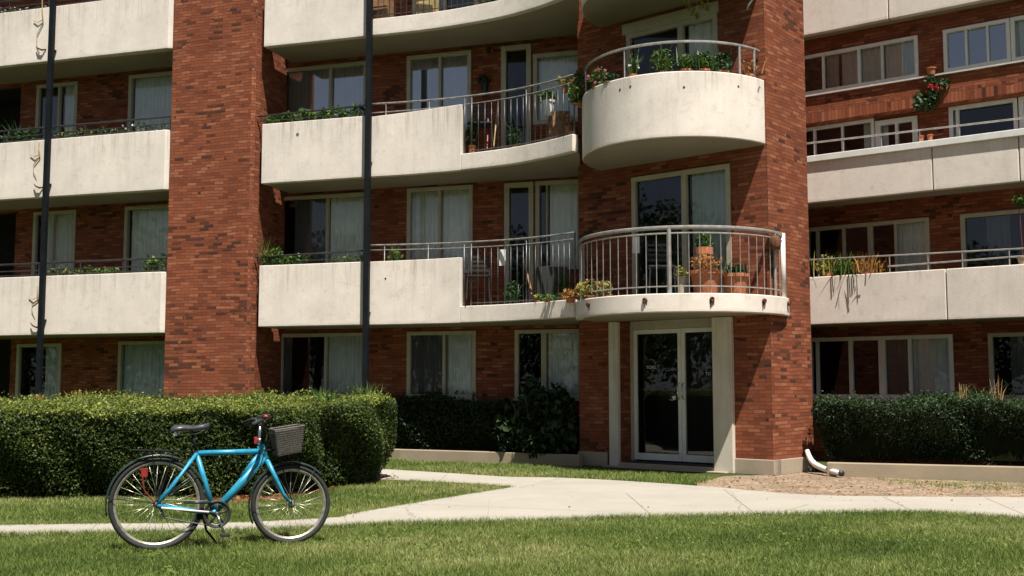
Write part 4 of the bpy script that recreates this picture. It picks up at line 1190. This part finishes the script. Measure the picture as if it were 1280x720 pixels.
for s in (-1, 1): m.quad([bk_(.02, s * e, .02), bk_(.98, s * e, .02), bk_(.98, s * e, .93), bk_(.02, s * e, .93)])
for x in (.02, .98): m.quad([bk_(x, -e, .02), bk_(x, e, .02), bk_(x, e, .93), bk_(x, -e, .93)])
m.quad([bk_(.02, -e, .03), bk_(.98, -e, .03), bk_(.98, e, .03), bk_(.02, e, .03)])
o = m.build('lining', 'wicker', bs); s_ = o.modifiers.new('t', 'SOLIDIFY'); s_.thickness = .002
m = MB()
for s in (-1, 1): m.tube([bp(.96, s * .07, .765), bp(.97, s * .06, .70), bp(WB_ - .0, s * .068, RF + .01)], .0045, 6)
m.tube([bp(.86, 0, .78), bp(.95, 0, .78)], .008, 6); m.build('basket_stay', 'black_iron', bike)
# rack
m = MB()
for l in (-.06, -.02, .02, .06): m.tube([bp(-.20, l, .80), bp(.20, l, .785)], .005, 6)
m.tube([bp(-.20, -.06, .80), bp(-.20, .06, .80)], .005, 6); m.tube([bp(.02, -.06, .793), bp(.02, .06, .793)], .005, 6)
m.tube([bp(.20, -.06, .785), bp(.20, .06, .785)], .005, 6); m.tube([bp(.20, 0, .785), bp(.295, 0, .74)], .005, 6)
for s in (-1, 1): m.tube([bp(-.05, s * .06, .795), bp(0, s * .066, RR + .01)], .0045, 6); m.tube([bp(.12, s * .06, .79), bp(.0, s * .066, RR + .01)], .0045, 6)
m.build('rear_rack', 'black_iron', bike)
g = MB(); g.wbox(tuple(bp(-.10, .04, .62)), .022, .006, .035); g.tube([bp(-.13, .05, .66), bp(-.10, .05, .48), bp(-.02, .06, .385)], .006, 6); g.build('reflector', 'red', bike, bevel=.006)
# drivetrain
m = MB(); n = 32; cc = (BBp[0] + .02, BBp[1] - .01)
def cr(rr, l, k=n): return [bp(cc[0] + rr * math.cos(2*PI*i/k), l, cc[1] + rr * math.sin(2*PI*i/k)) for i in range(k)]
m.tube(cr(.096, .055), .013, 6, True); m.tube(cr(.104, .064), .008, 6, True); m.tube(cr(.075, .055), .005, 6, True)
for i in range(5):
    a = 2 * PI * i / 5 + .3; m.tube([bp(cc[0], .055, cc[1]), bp(cc[0] + .09 * math.cos(a), .055, cc[1] + .09 * math.sin(a))], .009, 6)
m.tube([bp(cc[0], .03, cc[1]), bp(cc[0], .075, cc[1])], .022, 12)
ch = m.build('chainring', 'plastic_dark', bike, smooth=True)
for s, (dx, dz) in ((1, (.06, -.16)), (-1, (-.06, .16))):
    m = MB(); m.tube([bp(cc[0], s * .075, cc[1]), bp(cc[0] + dx, s * .085, cc[1] + dz)], [.012, .009], 8); m.build('crank', 'chrome', bike, smooth=True)
    m = MB(); c = bp(cc[0] + dx, s * .13, cc[1] + dz)
    m.hexa([tuple(c + bd * a + bn * b + Vector((0, 0, e))) for e in (-.012, .012) for a, b in ((-.035, -.04), (.035, -.04), (.035, .04), (-.035, .04))]); m.build('pedal', 'rubber', bike, bevel=.004)
m = MB()
m.tube([bp(cc[0] - .01, .055, cc[1] + .10), bp(.0, .05, RR + .035)], .005, 5); m.tube([bp(cc[0] - .01, .055, cc[1] - .10), bp(.06, .05, RR - .11), bp(.02, .05, RR - .04)], .005, 5)
m.tube([bp(.025 * math.cos(2*PI*i/12), .05, RR + .03 * math.sin(2*PI*i/12)) for i in range(12)], .008, 5, True)
m.tube([bp(.02, .055, RR - .03), bp(.055, .058, RR - .10)], .011, 6)
m.build('chain', 'plastic_dark', bike)
m = MB(); m.tube([bp(.20, .066, RR + .005), bp(.42, .068, RR - .0)], [.010, .013], 8); m.tube([bp(.03, .07, RR - .03), bp(.40, .072, BBp[1] + .01)], [.009, .009], 8, mi=1); m.build('chain_guard', ['guard', 'white'], bike, smooth=True)
m = MB(); m.tube([bp(.36, -.04, .27), bp(.40, -.12, .13), bp(.50, -.19, .0)], [.012, .010, .009], 8); m.tube([bp(.52, -.20, .0), bp(.46, -.18, .004)], .013, 8); m.wbox(tuple(bp(.355, 0, .255)), .04, .03, .02)
m.build('kickstand', 'black_iron', bike, smooth=True)

# ================================================================ BALCONY PLANTS AND BELONGINGS
def leafy(c, r, n, size, shell=.2, asp=.55):
    return leaves(blob_pts(c, r, n, shell), size, np.tile([0, -.3, .8], (n, 1)), .7, asp)
def spiky(c, n, h, w, spread=.08, lean=.7):
    b = np.array(c) + np.concatenate([rng.normal(0, spread, (n, 2)), np.zeros((n, 1))], 1)
    return blades(b, h, w, lean)
def flowers(c, r, n, size):
    C = blob_pts(c, r, n, .5)
    return [leaves(p + rng.normal(0, size * .3, (5, 3)), size, None, 0, .9) for p in C]
def trough(F, u0, u1, d, z, h=.16, w=.16, mat='terracotta'):
    m = MB(); m.box(F, u0, u1, d - w, d, z - h, z); return m
def pot(m, c, r, h):
    m.lathe(c, [(r * .7, 0), (r * .95, h * .85), (r * 1.08, h * .86), (r * 1.08, h), (r * .9, h), (r * .88, h * .85)], 16)
def plant(label, loc, leafparts, lmat='plant', flow=None, fmat=None, potm=None, pmat='terracotta', name='balcony_plant', cat='plant', group=None, extra=None):
    o = thing(name, loc, label, cat, group)
    V, F, r = merge(leafparts); npmesh('foliage', V, F, lmat, o, rnd=r)
    if flow:
        for V, F, r in flow: npmesh('flower', V, F, fmat, o, rnd=r)
    if potm: potm.build('pot', pmat, o, smooth=False)
    if extra: extra(o)
    return o
def row_plants(F, x0, x1, y, d, zt, label, h=.16, n=500, size=.06, lmat='plant', fmat=None, nfl=0, spk=0, name='planter_box', seg=6, spread=.11):
    u0 = F.u(x0, d, y); u1 = F.u(x1, d, y); parts = []; fl = []
    for i in range(seg):
        u = u0 + (u1 - u0) * (i + .5) / seg; hh = h * random.uniform(.65, 1.2)
        parts.append(leafy(F.pt(u, d, zt + hh * .4), ((u1 - u0) / seg * .65, spread, hh * .6), n // seg, size))
        if spk and i % 2 == 0: parts.append(spiky(F.pt(u, d, zt - .02), spk, h * 1.4, .018, .04))
    if nfl: fl.extend(flowers(F.pt((u0 + u1) / 2, d + .03, zt + h * .5), ((u1 - u0) / 2, .1, h * .5), nfl, .035))
    tr = MB(); tr.box(F, u0, u1, d - .09, d + .07, zt - .22, zt - .02)
    return plant(label, F.pt((u0 + u1) / 2, d, zt - .2), parts, lmat, fl, fmat, tr, 'wood', name, 'planter')
D_ = -.24
row_plants(M, -20, 46, 165, D_, 6.33, 'bushy fern like greenery behind the black rail, upper left balcony at the picture edge', .34, 900, .075, 'plant_dark', spk=40, seg=4)
row_plants(M, 66, 150, 160, D_, 6.33, 'low window box with yellow flowers on the upper left balcony', .2, 420, .055, 'plant_dark', 'plant_yellow', 26, seg=6)
row_plants(M, 155, 208, 160, D_, 6.33, 'window box with small pale flowers on the upper left balcony, beside the brick pier', .2, 300, .055, 'plant_dark', 'fl_white', 18, seg=4)
row_plants(M, 62, 150, 335, D_, 3.54, 'low window box of greenery on the lower left balcony', .18, 420, .06, 'plant', 'plant_yellow', 10, seg=6)
row_plants(M, 182, 211, 330, D_, 3.54, 'broad leaved plant spreading beside the brick pier on the lower left balcony', .32, 200, .10, 'plant', seg=2)
row_plants(M, -15, 60, 5, D_, 9.08, 'white flowering plants on the topmost left balcony', .16, 500, .06, 'plant_dark', 'fl_white', 60, seg=5)
row_plants(M, 333, 455, 145, -.16, z2a + .03, 'long box of sunlit broad leaves on the upper parapet between pier and black post', .24, 620, .10, 'plant', seg=9)
row_plants(M, 328, 352, 315, -.14, z1a + .02, 'spiky potted plant with a few orange flowers on the parapet beside the brick pier', .36, 260, .085, 'plant', 'plant_orange', 12, 40, seg=2)
row_plants(M, 352, 384, 320, -.14, z1a + .02, 'low leafy pot plant next to the spiky one on the lower middle parapet', .20, 150, .085, 'plant', seg=2)
row_plants(M, 414, 456, 325, -.2, z1a + .02, 'small green herbs on the lower middle parapet beside the black post', .16, 200, .055, 'plant', seg=3)
row_plants(M, 484, 500, 318, -.2, z1b[0] + .02, 'small bent leafed plant just right of the black post', .22, 50, .10, 'plant', seg=1, spk=14)

row_plants(M, 592, 640, 2, -.30, 8.12, 'red flowered window box low behind the topmost curved rail', .5, 260, .07, 'plant_dark', 'fl_red', 30, seg=4)
for x_, h_, mt_, lb in ((480, .75, 'wood', 'brown wooden crate standing on end behind the topmost rail, next to the black post'), (536, .55, 'dry', 'straw coloured box behind the topmost rail')):
    u = M.u(x_, -.5, 10); m = MB(); m.box(M, u - .16, u + .16, -.6, -.3, 8.0, 8.0 + h_)
    for k in range(4): m.box(M, u - .165, u + .165, -.302, -.29, 8.02 + k * h_ / 4, 8.0 + (k + .8) * h_ / 4)
    tag(m.build('wooden_crate', mt_, bevel=.01), lb, 'crate')
# greens at the joint of upper curved balcony and the drum
def P_at(x, y, Y): return at_dist(x, y, Y)
def free_plant(x, yb, yt, Y, wpx, label, lmat='plant', n=260, size=.07, fmat=None, nfl=0, spk=0, potr=0, zfloor=None, pmat='terracotta', name='potted_plant', fsz=.04):
    c0 = P_at(x, yb, Y); c1 = P_at(x, yt, Y); h = c1[2] - c0[2]; w = wpx / 1400 * Y
    parts = [leafy((c0[0], c0[1], c0[2] + h * .5), (w / 2, min(.16, w / 2), h * .55), n, size)]
    if spk: parts.append(spiky(c0, spk, h * 1.1, .02, w * .2, .5))
    fl = flowers((c0[0], c0[1] - .04, c0[2] + h * .6), (w * .5, .1, h * .4), nfl, fsz) if nfl else None
    pm = MB(); zf = zfloor if zfloor is not None else c0[2] - .22
    pot(pm, (c0[0], c0[1], zf), potr or max(.07, w * .35), c0[2] + .03 - zf)
    return plant(label, (c0[0], c0[1], zf), parts, lmat, fl, fmat, pm, pmat, name)
zf2 = 5.21
free_plant(728, 122, 86, 18.1, 34, 'red flowering plant at the left end of the round balcony', 'plant', 380, .07, 'fl_red', 9, potr=.1, zfloor=5.9)
free_plant(748, 112, 84, 17.25, 30, 'pink and red flowered pot in the left part of the round balcony', 'plant', 200, .06, 'fl_pink', 12, potr=.1, zfloor=5.9)
free_plant(764, 105, 92, 16.95, 18, 'low green pot plant right of the red flowers on the round balcony', 'plant_dark', 120, .06, potr=.09, zfloor=5.85)
free_plant(792, 96, 68, 16.75, 14, 'tall thin spiky plant beside the rail post of the round balcony', 'plant', 60, .05, 'fl_white', 4, 26, potr=.07, zfloor=5.85)
free_plant(829, 93, 62, 16.6, 34, 'lanky plant with a pale flower head on the round balcony', 'plant', 180, .065, 'plant_yellow', 7, 12, potr=.09, zfloor=5.85)
free_plant(858, 90, 70, 16.55, 28, 'dense leafy plant in the middle of the round balcony rim', 'plant', 300, .06, 'fl_white', 8, potr=.1, zfloor=5.85)
free_plant(880, 90, 66, 16.55, 34, 'bright green plant behind the round balcony rim, right of the middle one', 'plant', 380, .06, 'fl_white', 4, 20, potr=.1, zfloor=5.85)
free_plant(903, 92, 66, 16.6, 28, 'dark bushy plant at the right of the row on the round balcony', 'plant_dark', 320, .06, spk=10, potr=.1, zfloor=5.85)
free_plant(936, 96, 76, 16.75, 30, 'dry straggly plant by the right end of the round balcony', 'plant_orange', 70, .06, 'fl_pink', 4, 10, potr=.08, zfloor=5.85)
free_plant(721, 132, 98, 17.9, 26, 'trailing green plant with dark red blooms spilling over the joint of rail and round balcony', 'plant', 300, .07, 'fl_red', 8, potr=.08, zfloor=5.9)
free_plant(644, 186, 160, 19.2, 20, 'dark fern on the floor in front of the upper balcony door', 'plant_dark', 160, .07, None, 0, 20, potr=.07, zfloor=5.39)
free_plant(590, 184, 150, 19.7, 18, 'tall dark plant behind the rail next to the upper step in the parapet', 'plant_dark', 160, .08, 'fl_red', 3, 10, potr=.07, zfloor=5.39)
free_plant(640, 382, 352, 19.2, 22, 'dark leafy plant low behind the lower curved rail', 'plant_dark', 200, .07, None, 0, 14, potr=.08, zfloor=2.70)
free_plant(704, 372, 345, 18.6, 18, 'upright green plant by the cupboard on the lower curved balcony', 'plant', 120, .07, None, 0, 16, potr=.07, zfloor=2.70)
free_plant(758, 372, 352, 17.2, 18, 'spiky ochre plant at the left of the tower balcony floor', 'plant_yellow', 60, .06, None, 0, 26, potr=.07, zfloor=2.66)
# tower first-floor balcony
zf1 = 2.66
free_plant(713, 375, 362, 17.9, 26, 'orange flowering low plant where the two lower balconies meet', 'plant_orange', 200, .055, 'plant_orange', 10, potr=.08, zfloor=zf1)
free_plant(740, 372, 350, 17.35, 46, 'yellow and orange foliage along the left edge of the railed balcony', 'plant_yellow', 420, .055, 'plant_orange', 26, potr=.11, zfloor=zf1)
free_plant(684, 376, 368, 18.25, 30, 'bright green seedlings on the lower curved balcony edge', 'plant', 160, .05, potr=.06, zfloor=2.70)
free_plant(672, 378, 368, 18.6, 12, 'small yellow flower pot on the lower curved balcony', 'plant_yellow', 60, .05, potr=.05, zfloor=2.70)
free_plant(851, 348, 331, 16.6, 18, 'small pale plant in a grey pot against the middle rail post', 'plant_yellow', 110, .05, potr=.06, zfloor=zf1, pmat='conc_plain')
def topiary(o): pass
free_plant(880, 312, 290, 17.0, 24, 'round clipped green shrub seen above the terracotta pots', 'plant', 420, .05, potr=.13, zfloor=zf1, name='topiary_shrub')
free_plant(882, 341, 318, 16.75, 44, 'reddish leaved plant in the larger left terracotta pot', 'plant_orange', 260, .06, 'plant_orange', 6, potr=.24, zfloor=zf1)
free_plant(919, 345, 330, 16.75, 40, 'grassy plant in the right terracotta pot', 'plant_dark', 120, .05, None, 0, 60, potr=.2, zfloor=zf1)
# lower and upper curved balconies
free_plant(686, 128, 112, 18.6, 26, 'glossy green plant in a hanging bowl behind the upper curved rail', 'plant', 200, .065, potr=.10, zfloor=5.9, pmat='paper')
free_plant(706, 106, 96, 18.3, 22, 'yellow green trailing plant under the upper rail end', 'plant_yellow', 140, .06, potr=.06, zfloor=6.2)
free_plant(711, 160, 142, 18.3, 12, 'pink flowered plant low behind the upper curved rail', 'plant', 60, .05, 'fl_pink', 8, potr=.06, zfloor=5.40)
free_plant(606, 106, 93, 20.6, 20, 'dark wall plant against the brick beside the upper balcony door', 'plant_dark', 160, .06, potr=.07, pmat='plastic_dark')
# belongings behind the balusters
def clutter(name, label, cat, mb, mat): return tag(mb.build(name, mat), label, cat)
def stick(x0, y0, x1, y1, Y0, Y1, r, label, mat, name, cat):
    m = MB(); a = P_at(x0, y0, Y0); b = P_at(x1, y1, Y1); m.tube([a, b], r, 6); return tag(m.build(name, mat), label, cat)
stick(609, 186, 611, 126, 19.5, 19.9, .014, 'thin red pole leaning behind the upper curved rail', 'red', 'garden_pole', 'pole')
stick(617, 184, 623, 124, 19.5, 19.9, .012, 'pale pole leaning beside the red one on the upper curved balcony', 'dry', 'garden_pole', 'pole')
stick(665, 368, 655, 325, 18.9, 19.4, .018, 'bent brown stick leaning by the door on the lower curved balcony', 'wood', 'garden_pole', 'pole')
def chair(x, y, Y, label, mat):
    c = P_at(x, y, Y); z = c[2]; o = thing('balcony_chair', c, label, 'chair')
    m = MB(); m.wbox((c[0], c[1], z + .42), .2, .19, .012); m.build('seat', mat, o)
    m = MB(); m.tube([(c[0] - .19, c[1] + .18, z + .42), (c[0] - .17, c[1] + .24, z + .85), (c[0] + .17, c[1] + .24, z + .85), (c[0] + .19, c[1] + .18, z + .42)], .012, 6)
    for k in range(4): m.wbox((c[0], c[1] + .21 + .008 * k, z + .55 + .08 * k), .17, .006, .022)
    m.build('backrest', mat, o)
    for sx in (-1, 1):
        for sy in (-1, 1):
            m = MB(); m.tube([(c[0] + .18 * sx, c[1] + .17 * sy, z + .42), (c[0] + .2 * sx, c[1] + .2 * sy, z)], .012, 6); m.build('leg', mat, o)
chair(598, 375.5, 19.55, 'dark chair behind the rails at the left end of the lower curved balcony', 'plastic_dark')
chair(826, 368, 17.05, 'dark metal chair in front of the open balcony door of the tower', 'rail_dark')
chair(602, 184.5, 19.7, 'dark chair behind the rails beside the red pole on the upper curved balcony', 'plastic_dark')
m = MB(); c = P_at(690, 384, 18.9); m.wbox((c[0], c[1], 2.69 + .32), .26, .16, .32); clutter('storage_box', 'dark storage cupboard behind the lower curved rail', 'cupboard', m, 'plastic_dark')
m = MB(); c = P_at(699, 180, 18.8); m.wbox((c[0], c[1], 5.38 + .3), .18, .15, .3); clutter('storage_box', 'dark red cupboard at the right end of the upper curved balcony', 'cupboard', m, 'wood')
m = MB(); a = P_at(795, 306, 17.35); m.wbox(a, .055, .008, .13); clutter('notice_board', 'small blank white panel hanging by the tower balcony door', 'panel', m, 'paper')
m = MB(); a = P_at(628, 322, 19.2); m.wbox(a, .055, .008, .14); clutter('notice_board', 'small blank white panel behind the lower curved rail', 'panel', m, 'paper')
m = MB(); a = P_at(969, 308, 17.25); m.lathe(T.pt(T.u(968, .03, 306), .0, T.z(968, 312, 0)), [(.07, 0), (.085, .05), (.085, .16), (.05, .2), (.01, .22)], 14); m.build('wall_lamp', 'rust', B, smooth=True)
m = MB(); a = M.uz(611, 63, DW); m.box(M, a[0] - .04, a[0] + .04, DW + .001, DW + .08, a[1] - .06, a[1] + .05); m.build('wall_lamp', 'plastic_dark', B, bevel=.01)

# top: hanging yellow plant and a metal hook
o = thing('hanging_plant', P_at(868, 0, 16.9), 'pale yellow trailing plant hanging from the topmost round balcony', 'hanging plant')
parts = []
for x, y in ((861, 8), (866, 14), (871, 20), (878, 6), (884, 10), (858, 2)):
    parts.append(leafy(P_at(x, y, 16.9), (.03, .03, .07), 26, .06))
V, F, r = merge(parts); npmesh('foliage', V, F, 'plant_yellow', o, rnd=r)
for x in (861, 871, 884):
    m = MB(); m.tube([P_at(x, 12, 16.9), P_at(x + 1, -4, 16.9), (P_at(x, 0, 16.9)[0], 16.9, 7.56)], .005, 5)
    m.build('stem', 'dry', o)
m = MB(); u, z = T.uz(940, 6, .03); m.tube([T.pt(u + .06, .0, z + .12), T.pt(u + .05, .10, z + .06), T.pt(u, .14, z - .03), T.pt(u - .05, .10, z - .09)], [.012, .018, .02, .008], 6); m.build('metal_hook', 'steel', B)

# dried vine tendrils and iron hooks on the left parapets
for (x, ys, z_) in ((48, (-2, 10, 28, 44, 56, 66), 9), (44, (178, 186, 196, 206, 215, 222), 6), (42, (358, 366, 374, 380, 388, 396), 3)):
    m = MB(); pts = []
    for i, y in enumerate(ys):
        u, z = M.uz(x + (5, 8, 6, -3, -2, 3)[i] * (.6 if i % 2 else 1), y, .02); pts.append(M.pt(u, .022, z))
    m.tube(pts, [.010, .012, .011, .009, .007, .005], 6)
    u, z = M.uz(x, ys[2], .02)
    m.tube([M.pt(u - .12, .02, z + .05), M.pt(u, .03, z), M.pt(u + .1, .02, z + .04)], .008, 5)
    floor = {9: 'topmost', 6: 'upper', 3: 'lower'}[z_]
    tag(m.build('dried_vine', 'dry'), 'dry yellowish vine stem clinging to the %s left parapet beside the black post' % floor, 'vine')
for x, y in ((51, 62), (48, 234), (44, 408)):
    m = MB(); u, z = M.uz(x, y, .02)
    m.tube([M.pt(u - .10, .04, z + .07), M.pt(u - .03, .06, z + .015), M.pt(u + .05, .05, z - .02), M.pt(u + .12, 0, z)], [.008, .016, .02, .012], 6)
    m.build('iron_hook', 'rust', B)

# right wing plants
zw1 = 3.25
def wplant(x, yb, yt, wpx, label, lmat, n=200, size=.06, fmat=None, nfl=0, spk=0, trail=False, d=-.18, name='potted_plant'):
    u = W.u(x, d, yb); c = W.pt(u, d, 0); return free_plant(x, yb, yt, c[1], wpx, label, lmat, n, size, fmat, nfl, spk, potr=.09, name=name)
wplant(1036, 344, 318, 42, 'yellow green bush on the right wing balcony next to the tower', 'plant_yellow', 240, .06, None, 0, 30)
wplant(1058, 346, 322, 38, 'fresh green grassy plant trailing over the right wing parapet', 'plant', 380, .05, None, 0, 80)
wplant(1086, 342, 322, 50, 'straw coloured grass on the right wing balcony', 'plant_orange', 100, .05, None, 0, 120)
o = None
m = MB()
for k, (x, yb) in enumerate(((1040, 365), (1061, 372), (1066, 360))):
    u = W.u(x, .02, 350); m.tube([W.pt(u, -.1, 3.27), W.pt(u, .02, 3.25), W.pt(u + .02, .03, W.z(x, yb, .02))], .008, 5)
tag(m.build('dried_vine', 'plant_dark'), 'thin green runners hanging over the parapet below the right wing plants', 'vine')
# creeper on the brick band
o = thing('hanging_plant', W.pt(W.u(1160, DU, 120), DU, W.z(1160, 140, DU)), 'dark green plant hanging over the brick band of the right wing, with some red leaves', 'hanging plant')
parts = [leafy(W.pt(W.u(x, DU + .1, y), DU + .08, W.z(x, y, DU + .08)), rr, n, .065) for x, y, rr, n in ((1158, 131, (.24, .12, .13), 260), (1150, 124, (.14, .1, .12), 110), (1167, 118, (.12, .1, .16), 130), (1163, 102, (.10, .1, .10), 100), (1178, 104, (.13, .09, .09), 90))]
V, F, r = merge(parts); npmesh('foliage', V, F, 'plant_dark', o, rnd=r)
for V, F, r in flowers(W.pt(W.u(1168, DU + .12, 112), DU + .14, W.z(1168, 111, DU)), (.1, .06, .1), 7, .05): npmesh('flower', V, F, 'fl_red', o, rnd=r)
m = MB(); c = W.pt(W.u(1166, DU, 100), DU + .08, zu0 - .04); pot(m, c, .08, .12); m.build('pot', 'terracotta', o)
# right edge: a tall thin plant with a red stem
u = W.u(1276, -.1, 260); c = W.pt(u, -.12, 3.24)
o = thing('potted_plant', c, 'tall red stemmed plant with a leafy green head at the right edge', 'plant')
V, F, r = merge([leafy((c[0], c[1], W.z(1276, 250, -.1)), (.12, .12, .10), 170, .07)]); npmesh('foliage', V, F, 'plant', o, rnd=r)
m = MB(); m.tube([c, (c[0] - .02, c[1], c[2] + .5), (c[0] - .03, c[1], W.z(1276, 250, -.1))], [.014, .013, .010], 6); m.build('stem', 'maroon', o)
m = MB(); pot(m, (c[0], c[1], c[2] - .02), .09, .14); m.build('pot', 'conc_plain', o)
for u_, lab in ((W.u(1157, DL + .3, 178), 'small terracotta pot on the upper right wing ledge, the left one of the pair'), (W.u(1168, DL + .3, 178), 'small terracotta pot on the upper right wing ledge, the right one of the pair')):
    m = MB(); pot(m, W.pt(u_, -.09, 5.372), .05, .12); tag(m.build('flower_pot', 'terracotta'), lab, 'flower pot')
# weeds on top of hedges
def weed(x, yb, yt, Y, label, mats=('plant',), n=40, seed=0, w=.10):
    c = P_at(x, yb, Y); t = P_at(x, yt, Y); o = thing('tall_weed', (c[0], c[1], .3), label, 'weed')
    parts = [spiky(c, n, (t[2] - c[2]) * 1.1, .012, w * .6, .7), leafy((c[0], c[1], c[2] + (t[2] - c[2]) * .35), (w, .08, (t[2] - c[2]) * .4), n, .05)]
    V, F, r = merge(parts); npmesh('foliage', V, F, mats[0], o, rnd=r)
    for k in range(4):
        m = MB(); m.tube([(c[0] + .02 * k - .03, c[1], .3), (c[0] + .03 * k - .04, c[1], c[2]), (c[0] + (k - 1.5) * w * .7, c[1], t[2])], [.006, .005, .002], 5)
        m.build('stem', 'dry' if mats[0] != 'plant' else 'twig', o)
weed(1204, 502, 480, 16.9, 'pale dry weed rising above the dark right hedge', ('plant_orange',), 7, w=.05)
weed(1225, 502, 484, 16.7, 'green weed tuft on top of the dark right hedge', ('plant_dark',), 70, w=.2)
weed(1246, 502, 474, 16.5, 'tall dry twiggy weed near the right end of the right hedge', ('plant_orange',), 9, w=.09)
weed(407, 502, 487, 15.6, 'light green weed sprouting from the top of the sunlit hedge', ('plant',), 70, w=.13)
weed(457, 502, 482, 16.1, 'green sprigs sprouting at the right end of the sunlit hedge top', ('plant',), 60, w=.16)
weed(98, 502, 490, 15.3, 'orange tipped sprigs on the hedge top beside the left black post', ('plant_orange',), 40, w=.1)
weed(48, 504, 493, 15.2, 'orange tinged sprig on the hedge top left of the black post', ('plant_orange',), 30, w=.06)
weed(310, 502, 494, 15.2, 'leafy sprigs on the hedge top below the brick pier', ('plant',), 60, w=.12)

# ================================================================ trees added out of view behind the camera to darken the glass reflections
def tree(x, y, h, r, label, n=2600):
    o = thing('reflection_tree', (x, y, 0), label, 'tree', 'trees added out of view for the window reflections')
    m = MB(); m.tube([(x, y, 0), (x + .1, y, h * .3), (x, y + .1, h * .75)], [.25, .2, .06], 8)
    for k in range(5):
        a = k * 1.3; m.tube([(x, y, h * .35), (x + r * .6 * math.cos(a), y + r * .6 * math.sin(a), h * .65)], [.1, .03], 6)
    m.build('trunk', 'bark', o)
    parts = []
    for k in range(9):
        a = k * 2.4; c = (x + r * .55 * math.cos(a), y + r * .55 * math.sin(a), h * (.24 + .075 * k))
        v, f, rr = leaves(blob_pts(c, (r * .55, r * .55, h * .17), n // 9, .2), .27, None, 0, .7); parts.append((v, f, rr))
    V, F, rr = merge(parts); npmesh('crown', V, F, 'crown', o, rnd=rr)
for i, a in enumerate(range(152, 318, 10)):
    rr = 33 + random.uniform(-2, 3)
    tree(rr * math.cos(R(a)), 2 + rr * math.sin(R(a)), random.uniform(9, 12), 4.8, 'broad green tree added out of view to darken the window reflections', 7000)

# ================================================================ LIGHT, SKY, CAMERA
SUN_EL, SUN_AZ = 65.0, 21.0      # azimuth measured from straight behind the camera, to the right
sv = Vector((math.sin(R(SUN_AZ)) * math.cos(R(SUN_EL)), -math.cos(R(SUN_AZ)) * math.cos(R(SUN_EL)), math.sin(R(SUN_EL))))
li = bpy.data.lights.new('sun', 'SUN'); li.energy = 5.0; li.angle = R(.5); li.color = (1.0, .94, .85)
lo_ = bpy.data.objects.new('sun', li); COL.objects.link(lo_); lo_.rotation_euler = sv.to_track_quat('Z', 'Y').to_euler(); lo_.location = (0, 0, 30)
wd = bpy.data.worlds.new('World'); S.world = wd; wd.use_nodes = True; nt = wd.node_tree
sk = nt.nodes.new('ShaderNodeTexSky'); sk.sky_type = 'NISHITA'; sk.sun_disc = False
sk.sun_elevation = R(SUN_EL); sk.sun_rotation = math.atan2(sv.x, sv.y); sk.dust_density = 0.6; sk.air_density = 0.65; sk.ozone_density = 0.6
hs = nt.nodes.new('ShaderNodeHueSaturation'); hs.inputs['Saturation'].default_value = 0.62
nt.links.new(sk.outputs[0], hs.inputs['Color']); nt.links.new(hs.outputs[0], nt.nodes['Background'].inputs[0]); nt.nodes['Background'].inputs[1].default_value = 0.05

cam = bpy.data.cameras.new('camera'); cam.sensor_width = 36; cam.lens = FOC / 1280 * 36; cam.clip_end = 600; cam.clip_start = .05
GR = {'planter_box': 'planter boxes along the balcony parapets', 'potted_plant': 'potted plants on the balconies', 'tall_weed': 'weeds rising from the hedges',
      'clipped_hedge': 'clipped hedges in front of the building', 'concrete_kerb': 'low concrete kerbs at the beds', 'balcony_chair': 'chairs on the balconies',
      'garden_pole': 'poles leaning on the balconies', 'dried_vine': 'vine stems on the parapets', 'storage_box': 'cupboards on the balconies', 'notice_board': 'white panels on the balconies',
      'flower_pot': 'small pots on the right wing ledge', 'hanging_plant': 'hanging plants on the facade'}
for o in bpy.data.objects:
    k = o.name.split('.')[0]
    if o.parent is None and k in GR: o['group'] = GR[k]
co = bpy.data.objects.new('camera', cam); COL.objects.link(co); co.location = (0, 0, CAMH); co.rotation_euler = (PI / 2 + PITCH, 0, 0)
S.camera = co
S.view_settings.view_transform = 'Standard'; S.view_settings.look = 'None'; S.view_settings.exposure = 0.80; S.view_settings.gamma = 1
S.view_settings.use_curve_mapping = False
S.render.resolution_x = 1024; S.render.resolution_y = 576
S.cycles.transparent_max_bounces = 12
